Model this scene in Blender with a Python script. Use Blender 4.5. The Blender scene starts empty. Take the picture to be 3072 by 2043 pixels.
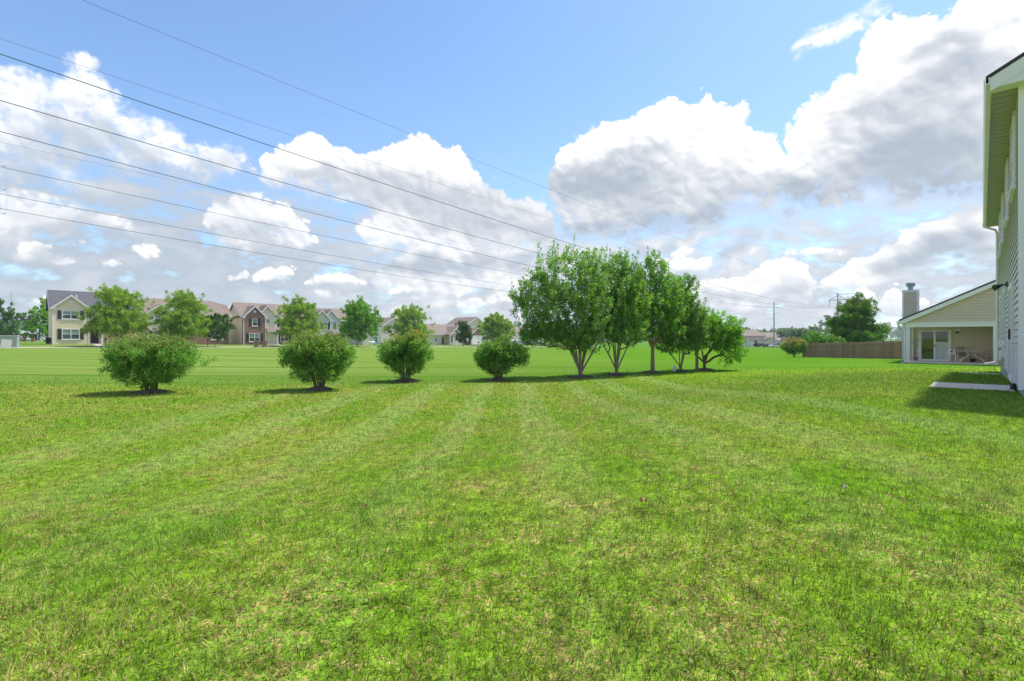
import bpy, math, random
import numpy as np
from mathutils import Vector, Matrix
R=math.radians
C=bpy.context.scene.collection
S=bpy.context.scene
# street grid: E1 runs along the street, E2 square to it
E1=(.6947,.7193); E2=(-.7193,.6947); RZ=math.atan2(E1[1],E1[0])
def g2w(p,q): return (p*E1[0]+q*E2[0], p*E1[1]+q*E2[1])
def ss(a,b,t):
    t=np.clip((t-a)/(b-a),0,1); return t*t*(3-2*t)
def terrain(x,y):
    x=np.asarray(x,float); y=np.asarray(y,float)
    p=x*E1[0]+y*E1[1]; q=x*E2[0]+y*E2[1]; r=np.hypot(x,y)
    F=.42-.0115*np.clip(p,-40,320)+.33*ss(87,96,q)
    F=F*(1-ss(320,1500,r)*.7)
    pad=.5*(1-ss(11,36,p)*.8)*ss(-18,2,p)*(1-ss(1.0,8.0,q))*(1-ss(34,46,p))*ss(-60,-20,q)
    return ss(22,55,r)*F*(1-ss(0,1,pad/.5)*.5)+pad
def tz(x,y): return float(terrain(x,y))
# ------------------------------------------------------------ mesh builder
class MB:
    def __init__(s): s.v=[]; s.f=[]
    def add(s,vs,fs):
        o=len(s.v); s.v+= [tuple(v) for v in vs]; s.f+=[tuple(i+o for i in f) for f in fs]; return s
    def box(s,x0,y0,z0,x1,y1,z1,M=None):
        vs=[(x,y,z) for z in(z0,z1) for y in(y0,y1) for x in(x0,x1)]
        if M: vs=[tuple(M@Vector(v)) for v in vs]
        return s.add(vs,[(0,2,3,1),(4,5,7,6),(0,1,5,4),(2,6,7,3),(0,4,6,2),(1,3,7,5)])
    def quad(s,a,b,c,d): return s.add([a,b,c,d],[(0,1,2,3)])
    def prism(s,poly,vec):          # polygon (3d points) swept along vec
        n=len(poly); v=Vector(vec)
        vs=[Vector(p) for p in poly]+[Vector(p)+v for p in poly]
        return s.add(vs,[tuple(range(n))[::-1],tuple(range(n,2*n))]+[(i,(i+1)%n,n+(i+1)%n,n+i) for i in range(n)])
    def tube(s,pts,rad,n=8,cap=True):
        pts=[Vector(p) for p in pts]; m=len(pts)
        if not hasattr(rad,'__len__'): rad=[rad]*m
        o=len(s.v); T0=(pts[1]-pts[0]).normalized()
        u=T0.orthogonal().normalized()
        for i,p in enumerate(pts):
            t=(pts[min(i+1,m-1)]-pts[max(i-1,0)]).normalized()
            u=(u-t*u.dot(t)).normalized(); w=t.cross(u)
            for k in range(n):
                a=2*math.pi*k/n; s.v.append(tuple(p+(u*math.cos(a)+w*math.sin(a))*rad[i]))
        for i in range(m-1):
            for k in range(n):
                k2=(k+1)%n; s.f.append((o+i*n+k,o+i*n+k2,o+(i+1)*n+k2,o+(i+1)*n+k))
        if cap:
            s.f.append(tuple(o+k for k in range(n))[::-1]); s.f.append(tuple(o+(m-1)*n+k for k in range(n)))
        return s
    def lathe(s,prof,n=16,c=(0,0,0)):   # profile of (r,z)
        o=len(s.v); m=len(prof)
        for r,z in prof:
            for k in range(n):
                a=2*math.pi*k/n; s.v.append((c[0]+r*math.cos(a),c[1]+r*math.sin(a),c[2]+z))
        for i in range(m-1):
            for k in range(n):
                k2=(k+1)%n; s.f.append((o+i*n+k,o+i*n+k2,o+(i+1)*n+k2,o+(i+1)*n+k))
        s.f.append(tuple(o+k for k in range(n))[::-1]); s.f.append(tuple(o+(m-1)*n+k for k in range(n)))
        return s
    def laps(s,p0,d,nrm,rng,z0,z1,ex=.14,out=.032,gap=.018):
        # clapboards: each tilts out to its lower edge.  rng(z)->(a,b) along d
        p0=Vector(p0); d=Vector(d); nrm=Vector(nrm); z=z0
        while z<z1-1e-4:
            zt=min(z+ex,z1); a0,b0=rng(z+1e-4); a1,b1=rng(zt-1e-4)
            if b0-a0>.01 and zt-z>gap*1.5:
                zl=z+gap
                P=lambda a,zz,o: p0+d*a+nrm*o+Vector((0,0,zz))
                A,B,Cc,D=P(a0,zl,out),P(b0,zl,out),P(b1,zt,out*.35),P(a1,zt,out*.35)
                A2,B2=P(a0,zl,.0),P(b0,zl,.0); C2,D2=P(b1,zt,.0),P(a1,zt,.0)
                s.add([A,B,Cc,D,A2,B2,C2,D2],[(0,1,2,3),(4,5,1,0),(3,2,6,7)])
            z=zt
        return s
    def build(s,name,mat,parent=None,smooth=False,bevel=0):
        me=bpy.data.meshes.new(name); me.from_pydata(s.v,[],s.f); me.validate()
        if mat: me.materials.append(mat)
        o=bpy.data.objects.new(name,me); C.objects.link(o)
        if parent: o.parent=parent
        if smooth: me.shade_smooth()
        if bevel:
            b=o.modifiers.new('bevel','BEVEL'); b.width=bevel; b.segments=2; b.limit_method='ANGLE'
        return o
def np_mesh(name,verts,faces,mat,parent=None,fcol=None,ffl=None):
    """verts (N,3), faces (M,k) numpy; fcol (M,4) face colour; ffl dict of per-face floats"""
    me=bpy.data.meshes.new(name); n,k=faces.shape
    me.vertices.add(len(verts)); me.vertices.foreach_set('co',np.ascontiguousarray(verts,np.float32).ravel())
    me.loops.add(n*k); me.loops.foreach_set('vertex_index',np.ascontiguousarray(faces,np.int32).ravel())
    me.polygons.add(n); me.polygons.foreach_set('loop_start',np.arange(0,n*k,k,dtype=np.int32))
    me.update(calc_edges=True)
    if fcol is not None:
        a=me.attributes.new('leafcol','FLOAT_COLOR','FACE'); a.data.foreach_set('color',np.ascontiguousarray(fcol,np.float32).ravel())
    for nm,vals in (ffl or {}).items():
        a=me.attributes.new(nm,'FLOAT','FACE'); a.data.foreach_set('value',np.ascontiguousarray(vals,np.float32))
    me.materials.append(mat)
    o=bpy.data.objects.new(name,me); C.objects.link(o)
    if parent: o.parent=parent
    return o
def tag(o,label=None,cat=None,group=None,kind=None):
    if label: o['label']=label
    if cat: o['category']=cat
    if group: o['group']=group
    if kind: o['kind']=kind
    return o
def thing(name,label,cat,loc=(0,0,0),rz=0,group=None):
    o=bpy.data.objects.new(name,None); C.objects.link(o); o.empty_display_size=.3
    o.location=loc; o.rotation_euler=(0,0,rz); return tag(o,label,cat,group)
# ------------------------------------------------------------ materials
class NT:
    def __init__(s,tree): s.t=tree; s.n=tree.nodes; s.l=tree.links
    def new(s,ty,ins=None,**kw):
        n=s.n.new(ty)
        for k,v in kw.items(): setattr(n,k,v)
        for k,v in (ins or {}).items(): s.put(n,k,v)
        return n
    def put(s,n,k,v):
        sock=n.inputs[k]
        if isinstance(v,bpy.types.NodeSocket): s.l.new(v,sock)
        elif isinstance(v,bpy.types.Node): s.l.new(v.outputs[0],sock)
        else: sock.default_value=v
    def math(s,op,a,b=None,c=None,clamp=False):
        n=s.new('ShaderNodeMath',operation=op); n.use_clamp=clamp
        for i,v in enumerate((a,b,c)):
            if v is not None: s.put(n,i,v)
        return n.outputs[0]
    def noise(s,vec,scale,detail=4,rough=.55,dist=0):
        n=s.new('ShaderNodeTexNoise',{'Scale':scale,'Detail':detail,'Roughness':rough,'Distortion':dist})
        if vec is not None: s.put(n,'Vector',vec)
        return n.outputs[0]
    def rng(s,v,a,b,c=0.,d=1.,smooth=False):
        n=s.new('ShaderNodeMapRange',{'Value':v,'From Min':a,'From Max':b,'To Min':c,'To Max':d})
        if smooth: n.interpolation_type='SMOOTHSTEP'
        return n.outputs[0]
    def mix(s,f,a,b,mode='MIX'):
        n=s.new('ShaderNodeMix',data_type='RGBA',blend_type=mode)
        s.put(n,0,f); s.put(n,6,a if not isinstance(a,tuple) else (*a,1)[:4]); s.put(n,7,b if not isinstance(b,tuple) else (*b,1)[:4])
        return n.outputs[2]
def mat(name,col,rough=.6,var=.12,scale=3.,metal=0.,spec=.5,bump=0.,bscale=40.,extra=None):
    m=bpy.data.materials.new(name); m.use_nodes=True; t=NT(m.node_tree); b=t.n['Principled BSDF']
    tc=t.new('ShaderNodeTexCoord').outputs['Object']
    nz=t.noise(tc,scale,5)
    dark=tuple(c*(1-var) for c in col); lite=tuple(min(1,c*(1+var)) for c in col)
    c=t.mix(t.rng(nz,.3,.7),dark,lite)
    if extra: c=extra(t,tc,c)
    t.put(b,'Base Color',c); t.put(b,'Roughness',rough); t.put(b,'Metallic',metal); t.put(b,'Specular IOR Level',spec)
    if bump:
        bn=t.new('ShaderNodeBump',{'Strength':bump,'Distance':.02,'Height':t.noise(tc,bscale,4)}); t.put(b,'Normal',bn)
    return m
def lapline(ex,k):
    def f(t,tc,c):
        z=t.new('ShaderNodeSeparateXYZ',{0:tc}).outputs[2]
        fr=t.math('FRACT',t.math('DIVIDE',z,ex))
        return t.mix(t.rng(fr,.0,.16,k,0.),c,(.10,.09,.075))
    return f
def shingle(t,tc,c):
    sp=t.new('ShaderNodeSeparateXYZ',{0:tc})
    v=t.new('ShaderNodeCombineXYZ',{0:sp.outputs[0],1:t.math('ADD',sp.outputs[1],sp.outputs[2])})
    br=t.new('ShaderNodeTexBrick',{'Vector':v,'Scale':1.,'Mortar Size':.012,'Brick Width':.35,'Row Height':.2,'Bias':0.,
        'Color1':(.82,.82,.82,1),'Color2':(1.1,1.1,1.1,1),'Mortar':(.6,.6,.6,1)})
    return t.mix(.8,c,br.outputs[0],'MULTIPLY')
def brickf(t,tc,c):
    sp=t.new('ShaderNodeSeparateXYZ',{0:tc})
    v=t.new('ShaderNodeCombineXYZ',{0:t.math('ADD',sp.outputs[0],sp.outputs[1]),1:sp.outputs[2]})
    br=t.new('ShaderNodeTexBrick',{'Vector':v,'Scale':1.,'Mortar Size':.012,'Brick Width':.22,'Row Height':.075,
        'Color1':(.26,.075,.05,1),'Color2':(.35,.125,.085,1),'Mortar':(.42,.36,.31,1)})
    n=t.noise(tc,1.2,4)
    return t.mix(t.rng(n,.3,.75,0,.35),br.outputs[0],(.14,.07,.06))
M={}
M['white']=mat('white_trim_paint',(.86,.80,.85),.45,.03,2)
M['siding']=mat('tan_vinyl_siding',(.65,.52,.43),.5,.04,1.5)
M['nearsiding']=mat('taupe_vinyl_siding',(.57,.525,.535),.5,.04,1.5)
M['soffit']=mat('cream_soffit',(.43,.385,.36),.5,.03,2,extra=None)
M['asphalt_roof']=mat('charcoal_shingle',(.045,.045,.055),.85,.25,8,extra=shingle)
M['slateroof']=mat('slate_grey_shingle',(.105,.105,.115),.85,.15,2,extra=shingle)
M['tanroof']=mat('brown_tan_shingle',(.245,.185,.15),.85,.14,2,extra=shingle)
M['farroof']=mat('weathered_brown_shingle',(.23,.18,.155),.85,.14,2,extra=shingle)
M['creamwall']=mat('cream_siding',(.90,.73,.52),.55,.03,1,extra=lapline(.14,.22))
M['beigewall']=mat('beige_siding',(.84,.77,.62),.55,.04,1,extra=lapline(.14,.3))
M['greywall']=mat('pale_grey_siding',(.72,.70,.66),.55,.04,1,extra=lapline(.14,.3))
M['tanwall']=mat('tan_siding',(.72,.62,.52),.55,.04,1,extra=lapline(.14,.3))
M['whitewall']=mat('white_siding',(.80,.80,.78),.55,.03,1,extra=lapline(.14,.25))
M['brick']=mat('red_brick',(.22,.09,.07),.85,.1,3,extra=brickf)
M['shutter']=mat('black_purple_shutter',(.045,.035,.05),.5,.1,4)
M['pane']=mat('window_glass',(.055,.075,.07),.06,.35,1.2,spec=.9)
M['blind']=mat('window_glass_blind',(.26,.33,.29),.15,.2,1.2,spec=.8)  # paler grey-green glass for the upper sash
M['paleblind']=mat('blind_behind_glass',(.50,.52,.60),.12,.1,1.0,spec=.8)  # bright reflection in the door glass, painted as a pale colour
M['slider_glass']=mat('door_glass',(.025,.03,.03),.03,.4,1.0,spec=1.)
M['door']=mat('dark_maroon_door',(.05,.02,.022),.4,.1,2)
M['reddoor']=mat('russet_door',(.20,.06,.045),.4,.1,2)
M['black']=mat('black_plastic',(.02,.02,.022),.45,.15,5)
M['concrete']=mat('concrete',(.74,.62,.505),.9,.12,2.2,bump=.25,bscale=60)
M['foundation']=mat('foundation_concrete',(.40,.37,.34),.9,.15,3,bump=.3,bscale=30)
M['grey_metal']=mat('galvanised_steel',(.33,.37,.41),.5,.1,1)
M['wire']=mat('weathered_conductor',(.07,.08,.10),.5,.1,.2)
M['insul']=mat('insulator_polymer',(.22,.26,.33),.4,.1,5)
M['bark']=mat('grey_brown_bark',(.30,.235,.185),.9,.3,7,bump=.6,bscale=25)
M['darkbark']=mat('dark_brown_bark',(.15,.105,.08),.9,.3,7,bump=.6,bscale=25)
M['mulch']=mat('brown_mulch',(.15,.10,.072),.95,.4,14,bump=.8,bscale=30)
M['mesh_fabric']=mat('beige_sling_fabric',(.34,.30,.25),.8,.1,10)
M['chair_metal']=mat('beige_powder_coat',(.78,.70,.58),.45,.05,3)
M['tabletop']=mat('tan_table_top',(.66,.58,.47),.4,.08,6)
M['beigeplastic']=mat('beige_plastic',(.58,.52,.42),.5,.05,3)
M['greenbox']=mat('pale_green_enamel',(.25,.34,.27),.5,.06,2)
M['paleplate']=mat('pale_putty_panel',(.68,.63,.56),.6,.05,2)
M['bin']=mat('brown_bin_plastic',(.30,.14,.08),.5,.12,3)
M['greenlid']=mat('green_bin_lid',(.05,.20,.11),.5,.1,3)
M['woodpost']=mat('treated_wood_post',(.30,.20,.095),.8,.2,6)
M['redpost']=mat('red_stained_post',(.24,.09,.05),.8,.2,6)
M['greensign']=mat('green_sign_sheet',(.03,.22,.12),.4,.05,5)
M['tyre']=mat('tyre_rubber',(.02,.02,.02),.8,.1,5)
M['rim']=mat('alloy_rim',(.5,.5,.52),.35,.1,5,metal=.8)
M['carglass']=mat('car_glass',(.03,.04,.05),.05,.2,2,spec=1.)
M['headlight']=mat('headlight_lens',(.75,.77,.8),.15,.05,2,spec=.9)
M['jug']=mat('milky_plastic',(.75,.76,.76),.35,.05,4)
def wood_extra(t,tc,c):
    at=t.new('ShaderNodeAttribute',attribute_name='rnd').outputs['Fac']
    sp=t.new('ShaderNodeSeparateXYZ',{0:tc})
    v=t.new('ShaderNodeCombineXYZ',{0:t.math('MULTIPLY',sp.outputs[0],18.),1:t.math('MULTIPLY',sp.outputs[1],18.),2:sp.outputs[2]})
    g=t.noise(v,1.6,5)
    c=t.mix(t.rng(g,.35,.7),t.mix(at,(.30,.195,.13),(.46,.33,.235)),t.mix(at,(.38,.25,.165),(.42,.315,.235)))
    return t.mix(t.rng(at,.86,.9),c,(.27,.17,.11))
M['fence']=mat('weathered_cedar',(.2,.16,.13),.9,.1,2,extra=wood_extra,bump=.4,bscale=20)
def leaf_mat(name,trans=.55,gloss=.25,rough=.45):
    m=bpy.data.materials.new(name); m.use_nodes=True; t=NT(m.node_tree); b=t.n['Principled BSDF']; out=t.n['Material Output']
    a=t.new('ShaderNodeAttribute',attribute_name='leafcol').outputs['Color']
    t.put(b,'Base Color',a); t.put(b,'Roughness',rough); t.put(b,'Specular IOR Level',gloss)
    tr=t.new('ShaderNodeBsdfTranslucent',{'Color':t.mix(1.,a,(1.12,1.2,.75),'MULTIPLY')})
    mx=t.new('ShaderNodeMixShader',{0:trans,1:b.outputs[0],2:tr.outputs[0]}); t.put(out,'Surface',mx)
    return m
M['leaf']=leaf_mat('leaf'); M['farleaf']=leaf_mat('far_leaf',.3,.1,.6)
# lawn colours live in one group so that blades and soil agree
def lawn_group():
    g=bpy.data.node_groups.new('lawn_colour','ShaderNodeTree')
    for nm,ty in (('Position','NodeSocketVector'),('Random','NodeSocketFloat')): g.interface.new_socket(nm,in_out='INPUT',socket_type=ty)
    g.interface.new_socket('Color',in_out='OUTPUT',socket_type='NodeSocketColor')
    g.interface.new_socket('Field',in_out='OUTPUT',socket_type='NodeSocketFloat')
    t=NT(g); gi=t.new('NodeGroupInput'); go=t.new('NodeGroupOutput')
    P0=gi.outputs[0]; rnd=gi.outputs[1]
    P=t.new('ShaderNodeVectorMath',{0:P0,1:(1,1,0)},operation='MULTIPLY').outputs[0]
    sp=t.new('ShaderNodeSeparateXYZ',{0:P}); x,y=sp.outputs[0],sp.outputs[1]
    n1=t.noise(P,.45,4); n2=t.noise(P,1.7,4,.6); n3=t.noise(P,5.,4,.6); n4=t.noise(P,.16,3)
    c=t.mix(t.rng(n1,.35,.65),LAWN['g1'],LAWN['g2'])
    c=t.mix(t.rng(n3,.35,.75,0,.5),c,LAWN['g3'])
    dark=t.math('MULTIPLY',t.rng(n2,.56,.72,smooth=True),t.rng(n4,.4,.6,.25,.8))
    c=t.mix(dark,c,LAWN['dark'])
    # mowing passes run straight away from the viewer, uneven
    wob=t.math('MULTIPLY_ADD',t.noise(P,.3,3),.30,-.15)
    sx=t.math('ADD',x,wob)
    st=None
    for cx_,hw in((-6.4,.6),(-4.4,.5),(-2.5,.5),(-.9,.35),(.45,.42),(2.05,.36),(3.4,.5),(5.4,.5)):
        k=t.rng(t.math('ABSOLUTE',t.math('SUBTRACT',sx,cx_)),hw*.55,hw,1.,0.,smooth=True); st=k if st is None else t.math('MAXIMUM',st,k)
    st=t.math('MULTIPLY',st,t.rng(n2,.3,.6,.45,1.))
    st=t.math('MULTIPLY',st,t.math('MULTIPLY',t.rng(y,2.5,8,.2,1.),t.rng(t.math('ABSOLUTE',t.math('SUBTRACT',x,1.)),6.,11.,1.,.3)))
    c=t.mix(t.math('MULTIPLY',st,.46),c,LAWN['stripe'])
    dry=t.math('ADD',t.math('MULTIPLY',n2,.55),t.math('ADD',t.math('MULTIPLY',n1,.2),t.math('MULTIPLY',n3,.25)))
    # straw: share of blades that are dead follows the dry patches
    thr=t.rng(dry,.40,.66,.12,.64)
    thr=t.math('MULTIPLY',thr,t.rng(x,1.5,8.,1.,.55))
    isdry=t.rng(t.math('SUBTRACT',thr,rnd),-.06,.06)
    c=t.mix(isdry,c,t.mix(t.rng(n3,.3,.7),LAWN['straw'],LAWN['straw2']))
    c=t.mix(t.math('MULTIPLY',t.rng(t.noise(P,1.35,2,.5),.70,.76),t.rng(n3,.42,.6)),c,LAWN['bare'])
    # far field beyond the shrubs
    yb=t.math('ADD',t.rng(x,-6,13,17.0,24.7,smooth=True),t.math('MULTIPLY_ADD',t.noise(P,.5,3),1.6,-.8))
    fld=t.rng(t.math('ADD',t.math('SUBTRACT',y,yb),t.math('MULTIPLY_ADD',n3,2.4,-1.2)),-1.6,1.6,smooth=True)
    w2=t.math('MULTIPLY_ADD',t.noise(t.new('ShaderNodeVectorMath',{0:P,1:(.06,.5,0)},operation='MULTIPLY').outputs[0],1.,4),9.,0)
    fs=t.math('SINE',t.math('ADD',t.math('MULTIPLY',y,.95),w2))
    lf=t.rng(x,14,-10,.0,1.)
    fc=t.mix(t.rng(n4,.35,.65),LAWN['f1'],LAWN['f2'])
    ln=t.noise(t.new('ShaderNodeVectorMath',{0:P,1:(.035,1.15,0)},operation='MULTIPLY').outputs[0],1.,5,.65)
    fl=t.mix(t.rng(ln,.38,.62,smooth=True),LAWN['fl1'],LAWN['fl2'])
    fl=t.mix(t.rng(fs,-.2,.9,.0,.35,smooth=True),fl,LAWN['fl2'])
    fc=t.mix(lf,fc,fl)
    fc=t.mix(t.rng(t.noise(t.new('ShaderNodeVectorMath',{0:P,1:(.1,1,0)},operation='MULTIPLY').outputs[0],.35,5),.45,.7,0,.35),fc,LAWN['f4'])
    fc=t.mix(t.rng(t.math('ADD',t.math('SUBTRACT',y,yb),t.math('MULTIPLY_ADD',n2,2.,-1.)),.0,4.5,.6,0.,smooth=True),fc,LAWN['verge'])
    c=t.mix(fld,c,fc)
    tuft=t.rng(t.noise(P,8.,4,.65),.30,.70,.45,1.50); tuft=t.math('ADD',t.math('MULTIPLY',tuft,t.math('SUBTRACT',1.,t.math('MULTIPLY',fld,.7))),t.math('MULTIPLY',fld,.7))
    c=t.mix(1.,c,t.new('ShaderNodeCombineColor',{0:tuft,1:tuft,2:tuft}).outputs[0],'MULTIPLY')
    t.put(go,'Color',c); t.put(go,'Field',fld)
    return g
LAWN=dict(fl1=(.115,.205,.028),fl2=(.225,.300,.068),verge=(.105,.265,.022),bare=(.075,.060,.030),g1=(.165,.338,.012),g2=(.275,.378,.034),g3=(.130,.305,.010),dark=(.040,.135,.012),stripe=(.38,.51,.150),
          straw=(.53,.44,.165),straw2=(.40,.32,.090),f1=(.090,.220,.012),f2=(.125,.245,.022),f3=(.265,.355,.070),f4=(.058,.195,.003))
LG=lawn_group()
def ground_mat():
    m=bpy.data.materials.new('lawn_turf'); m.use_nodes=True; t=NT(m.node_tree); b=t.n['Principled BSDF']
    P=t.new('ShaderNodeNewGeometry').outputs['Position']
    fine=t.noise(P,26.,5,.7)
    g=t.new('ShaderNodeGroup'); g.node_tree=LG; t.put(g,'Position',P); t.put(g,'Random',t.rng(fine,.30,.70))
    r=t.new('ShaderNodeVectorMath',{0:P},operation='LENGTH').outputs['Value']
    # between the blades one sees thatch and soil; further off the lawn is only its surface
    gap=t.math('MULTIPLY',t.rng(t.noise(P,60.,4,.7),.36,.56,1.,0.),t.rng(r,14,34,.85,.12))
    c=t.mix(gap,g.outputs['Color'],(.035,.045,.012))
    t.put(b,'Base Color',c); t.put(b,'Roughness',1.); t.put(b,'Specular IOR Level',0.)
    bn=t.new('ShaderNodeBump',{'Strength':.5,'Distance':.05,'Height':t.noise(P,14.,6,.75)}); t.put(b,'Normal',bn)
    return m
def blade_mat():
    m=bpy.data.materials.new('grass_blade'); m.use_nodes=True; t=NT(m.node_tree); b=t.n['Principled BSDF']; out=t.n['Material Output']
    P=t.new('ShaderNodeNewGeometry').outputs['Position']; rn=t.new('ShaderNodeAttribute',attribute_name='rnd').outputs['Fac']
    g=t.new('ShaderNodeGroup'); g.node_tree=LG; t.put(g,'Position',P); t.put(g,'Random',rn)
    k=t.rng(t.math('FRACT',t.math('MULTIPLY',rn,37.7)),0,1,.50,1.32)
    c=t.mix(1.,g.outputs['Color'],t.new('ShaderNodeCombineColor',{0:k,1:k,2:k}).outputs[0],'MULTIPLY')
    lf=t.new('ShaderNodeAttribute',attribute_name='weed').outputs['Fac']
    c=t.mix(lf,c,t.mix(rn,(.090,.23,.012),(.20,.38,.030)))
    t.put(b,'Base Color',c); t.put(b,'Roughness',.5); t.put(b,'Specular IOR Level',.25)
    tr=t.new('ShaderNodeBsdfTranslucent',{'Color':c})
    mx=t.new('ShaderNodeMixShader',{0:.3,1:b.outputs[0],2:tr.outputs[0]}); t.put(out,'Surface',mx)
    return m
EXPO=1.1; HAZE=.0003
AZ0,AZ1,EL0,EL1=-54.,54.,-2.,46.
SW,SH=2160,960
POLY={
'left':[(-47.9,19.4),(-47.2,20.9),(-46.5,21.6),(-45.0,21.7),(-43.1,22.3),(-42.1,24.4),(-41.4,24.9),(-41.0,24.3),(-40.3,23.2),(-39.3,22.5),(-39.0,20.7),(-38.4,20.3),(-37.1,21.0),(-36.2,20.1),(-34.8,20.8),(-34.1,19.5),(-32.3,18.5),(-30.5,19.8),(-28.7,19.0),(-28.3,17.8),(-29.1,16.3),(-31.2,14.9),(-34.8,13.8),(-39.7,12.7),(-42.6,12.6),(-45.0,12.6),(-47.9,12.1)],
'two':[(-27.7,16.7),(-27.1,18.6),(-25.3,19.7),(-23.8,21.2),(-22.7,21.6),(-20.9,20.9),(-18.7,20.1),(-15.9,20.3),(-13.0,21.8),(-10.6,22.8),(-8.6,21.6),(-6.1,21.3),(-4.3,19.3),(-3.3,17.5),(-1.5,17.0),(0.3,16.0),(2.6,16.3),(4.1,15.4),(5.7,11.0),(1.1,9.1),(-9.1,9.0),(-16.4,9.7),(-18.7,12.4),(-15.4,13.5),(-16.4,14.4),(-22.3,14.8),(-27.3,15.5)],
'three':[(3.9,16.8),(3.9,18.6),(5.7,20.9),(7.7,22.5),(10.7,23.8),(13.6,24.0),(16.0,24.8),(17.6,25.5),(18.5,25.6),(19.5,24.6),(20.6,24.4),(22.1,25.0),(23.7,23.7),(25.4,23.4),(25.9,21.4),(27.4,20.6),(28.6,20.3),(29.2,18.7),(32.8,15.9),(30.9,12.9),(24.9,12.7),(22.8,11.2),(18.8,11.2),(12.1,10.8),(6.2,11.0)],
'four':[(29.0,15.7),(29.2,19.1),(29.6,20.8),(30.9,22.7),(32.8,23.3),(34.9,23.7),(35.3,24.6),(35.0,25.6),(35.7,26.5),(35.6,27.2),(36.9,27.6),(38.8,27.6),(40.6,27.0),(41.5,26.0),(42.3,27.2),(43.2,28.6),(47.9,26.6),(47.9,10.8),(43.7,11.3),(39.4,11.5),(35.9,11.8),(30.9,12.1)],
'wisp':[(28.2,25.9),(30.0,28.1),(32.0,28.5),(34.2,28.5),(35.9,28.9),(36.9,29.7),(39.4,28.8),(37.2,26.8),(34.2,26.3),(31,26.0)],
'leftlow':[(-47.9,11.8),(-46.5,12.4),(-45.0,12.4),(-42.6,12.6),(-40.8,11.8),(-37.8,11.1),(-37.1,10.0),(-39.7,9.1),(-43.4,8.1),(-47.9,7.5)],
'twob':[(-32.3,12.7),(-30.8,13.7),(-28.9,14.8),(-27.3,15.2),(-25.7,14.4),(-23.6,13.3),(-22.3,11.6),(-21.4,10.3),(-23.1,8.8),(-28.9,8.8),(-32.7,10.2)],
'five':[(32.4,6.0),(33.8,6.9),(35.7,7.9),(37.9,8.2),(38.5,9.3),(39.2,10.2),(40.9,10.5),(42.3,10.9),(44.0,11.2),(47.9,11.1),(47.9,6.1),(42.3,6.7),(40.9,7.3),(39.1,5.5),(34.9,4.1),(32.0,4.3)],
'six':[(19.2,5.5),(21.5,6.6),(24.9,6.5),(26.4,7.2),(27.4,8.1),(29.4,8.5),(30.9,7.8),(31.7,6.5),(32.4,5.1),(31.3,3.5),(24.9,2.7),(19.7,3.8)],
'low1':[(-16.4,6.8),(-14.0,8.8),(-11.1,10.9),(-6.1,11.0),(-1.0,10.1),(2.6,11.1),(6.2,11.0),(10.2,8.9),(6.2,7.0),(0.1,5.1),(-9.1,4.5),(-15.4,4.9)],
'pufa':[(-29.5,6.2),(-27.3,7.2),(-24.8,7.7),(-23.6,6.5),(-25.7,5.9)],
'pufb':[(-23.6,5.6),(-22.3,7.0),(-19.1,7.5),(-15.9,6.1),(-19.6,5.3)],
'pufc':[(-37.6,8.0),(-37.0,9.4),(-36.0,9.0),(-35.5,7.6),(-36.8,7.3)],
'pufd':[(-14.5,5.4),(-13.0,6.2),(-11.3,5.9),(-12.0,4.8),(-14.0,4.7)],
'pufe':[(-46.2,6.3),(-45.5,7.3),(-43.6,7.5),(-42.8,7.1),(-41.1,6.9),(-42.6,6.0),(-45.7,5.8)],
'puff':[(17.4,9.1),(19.2,10.2),(20.6,9.9),(20.1,9.0),(18.3,8.6)],
'pufg':[(-40.7,6.5),(-39.4,7.4),(-38.1,7.0),(-39.0,6.3)],

}
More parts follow.
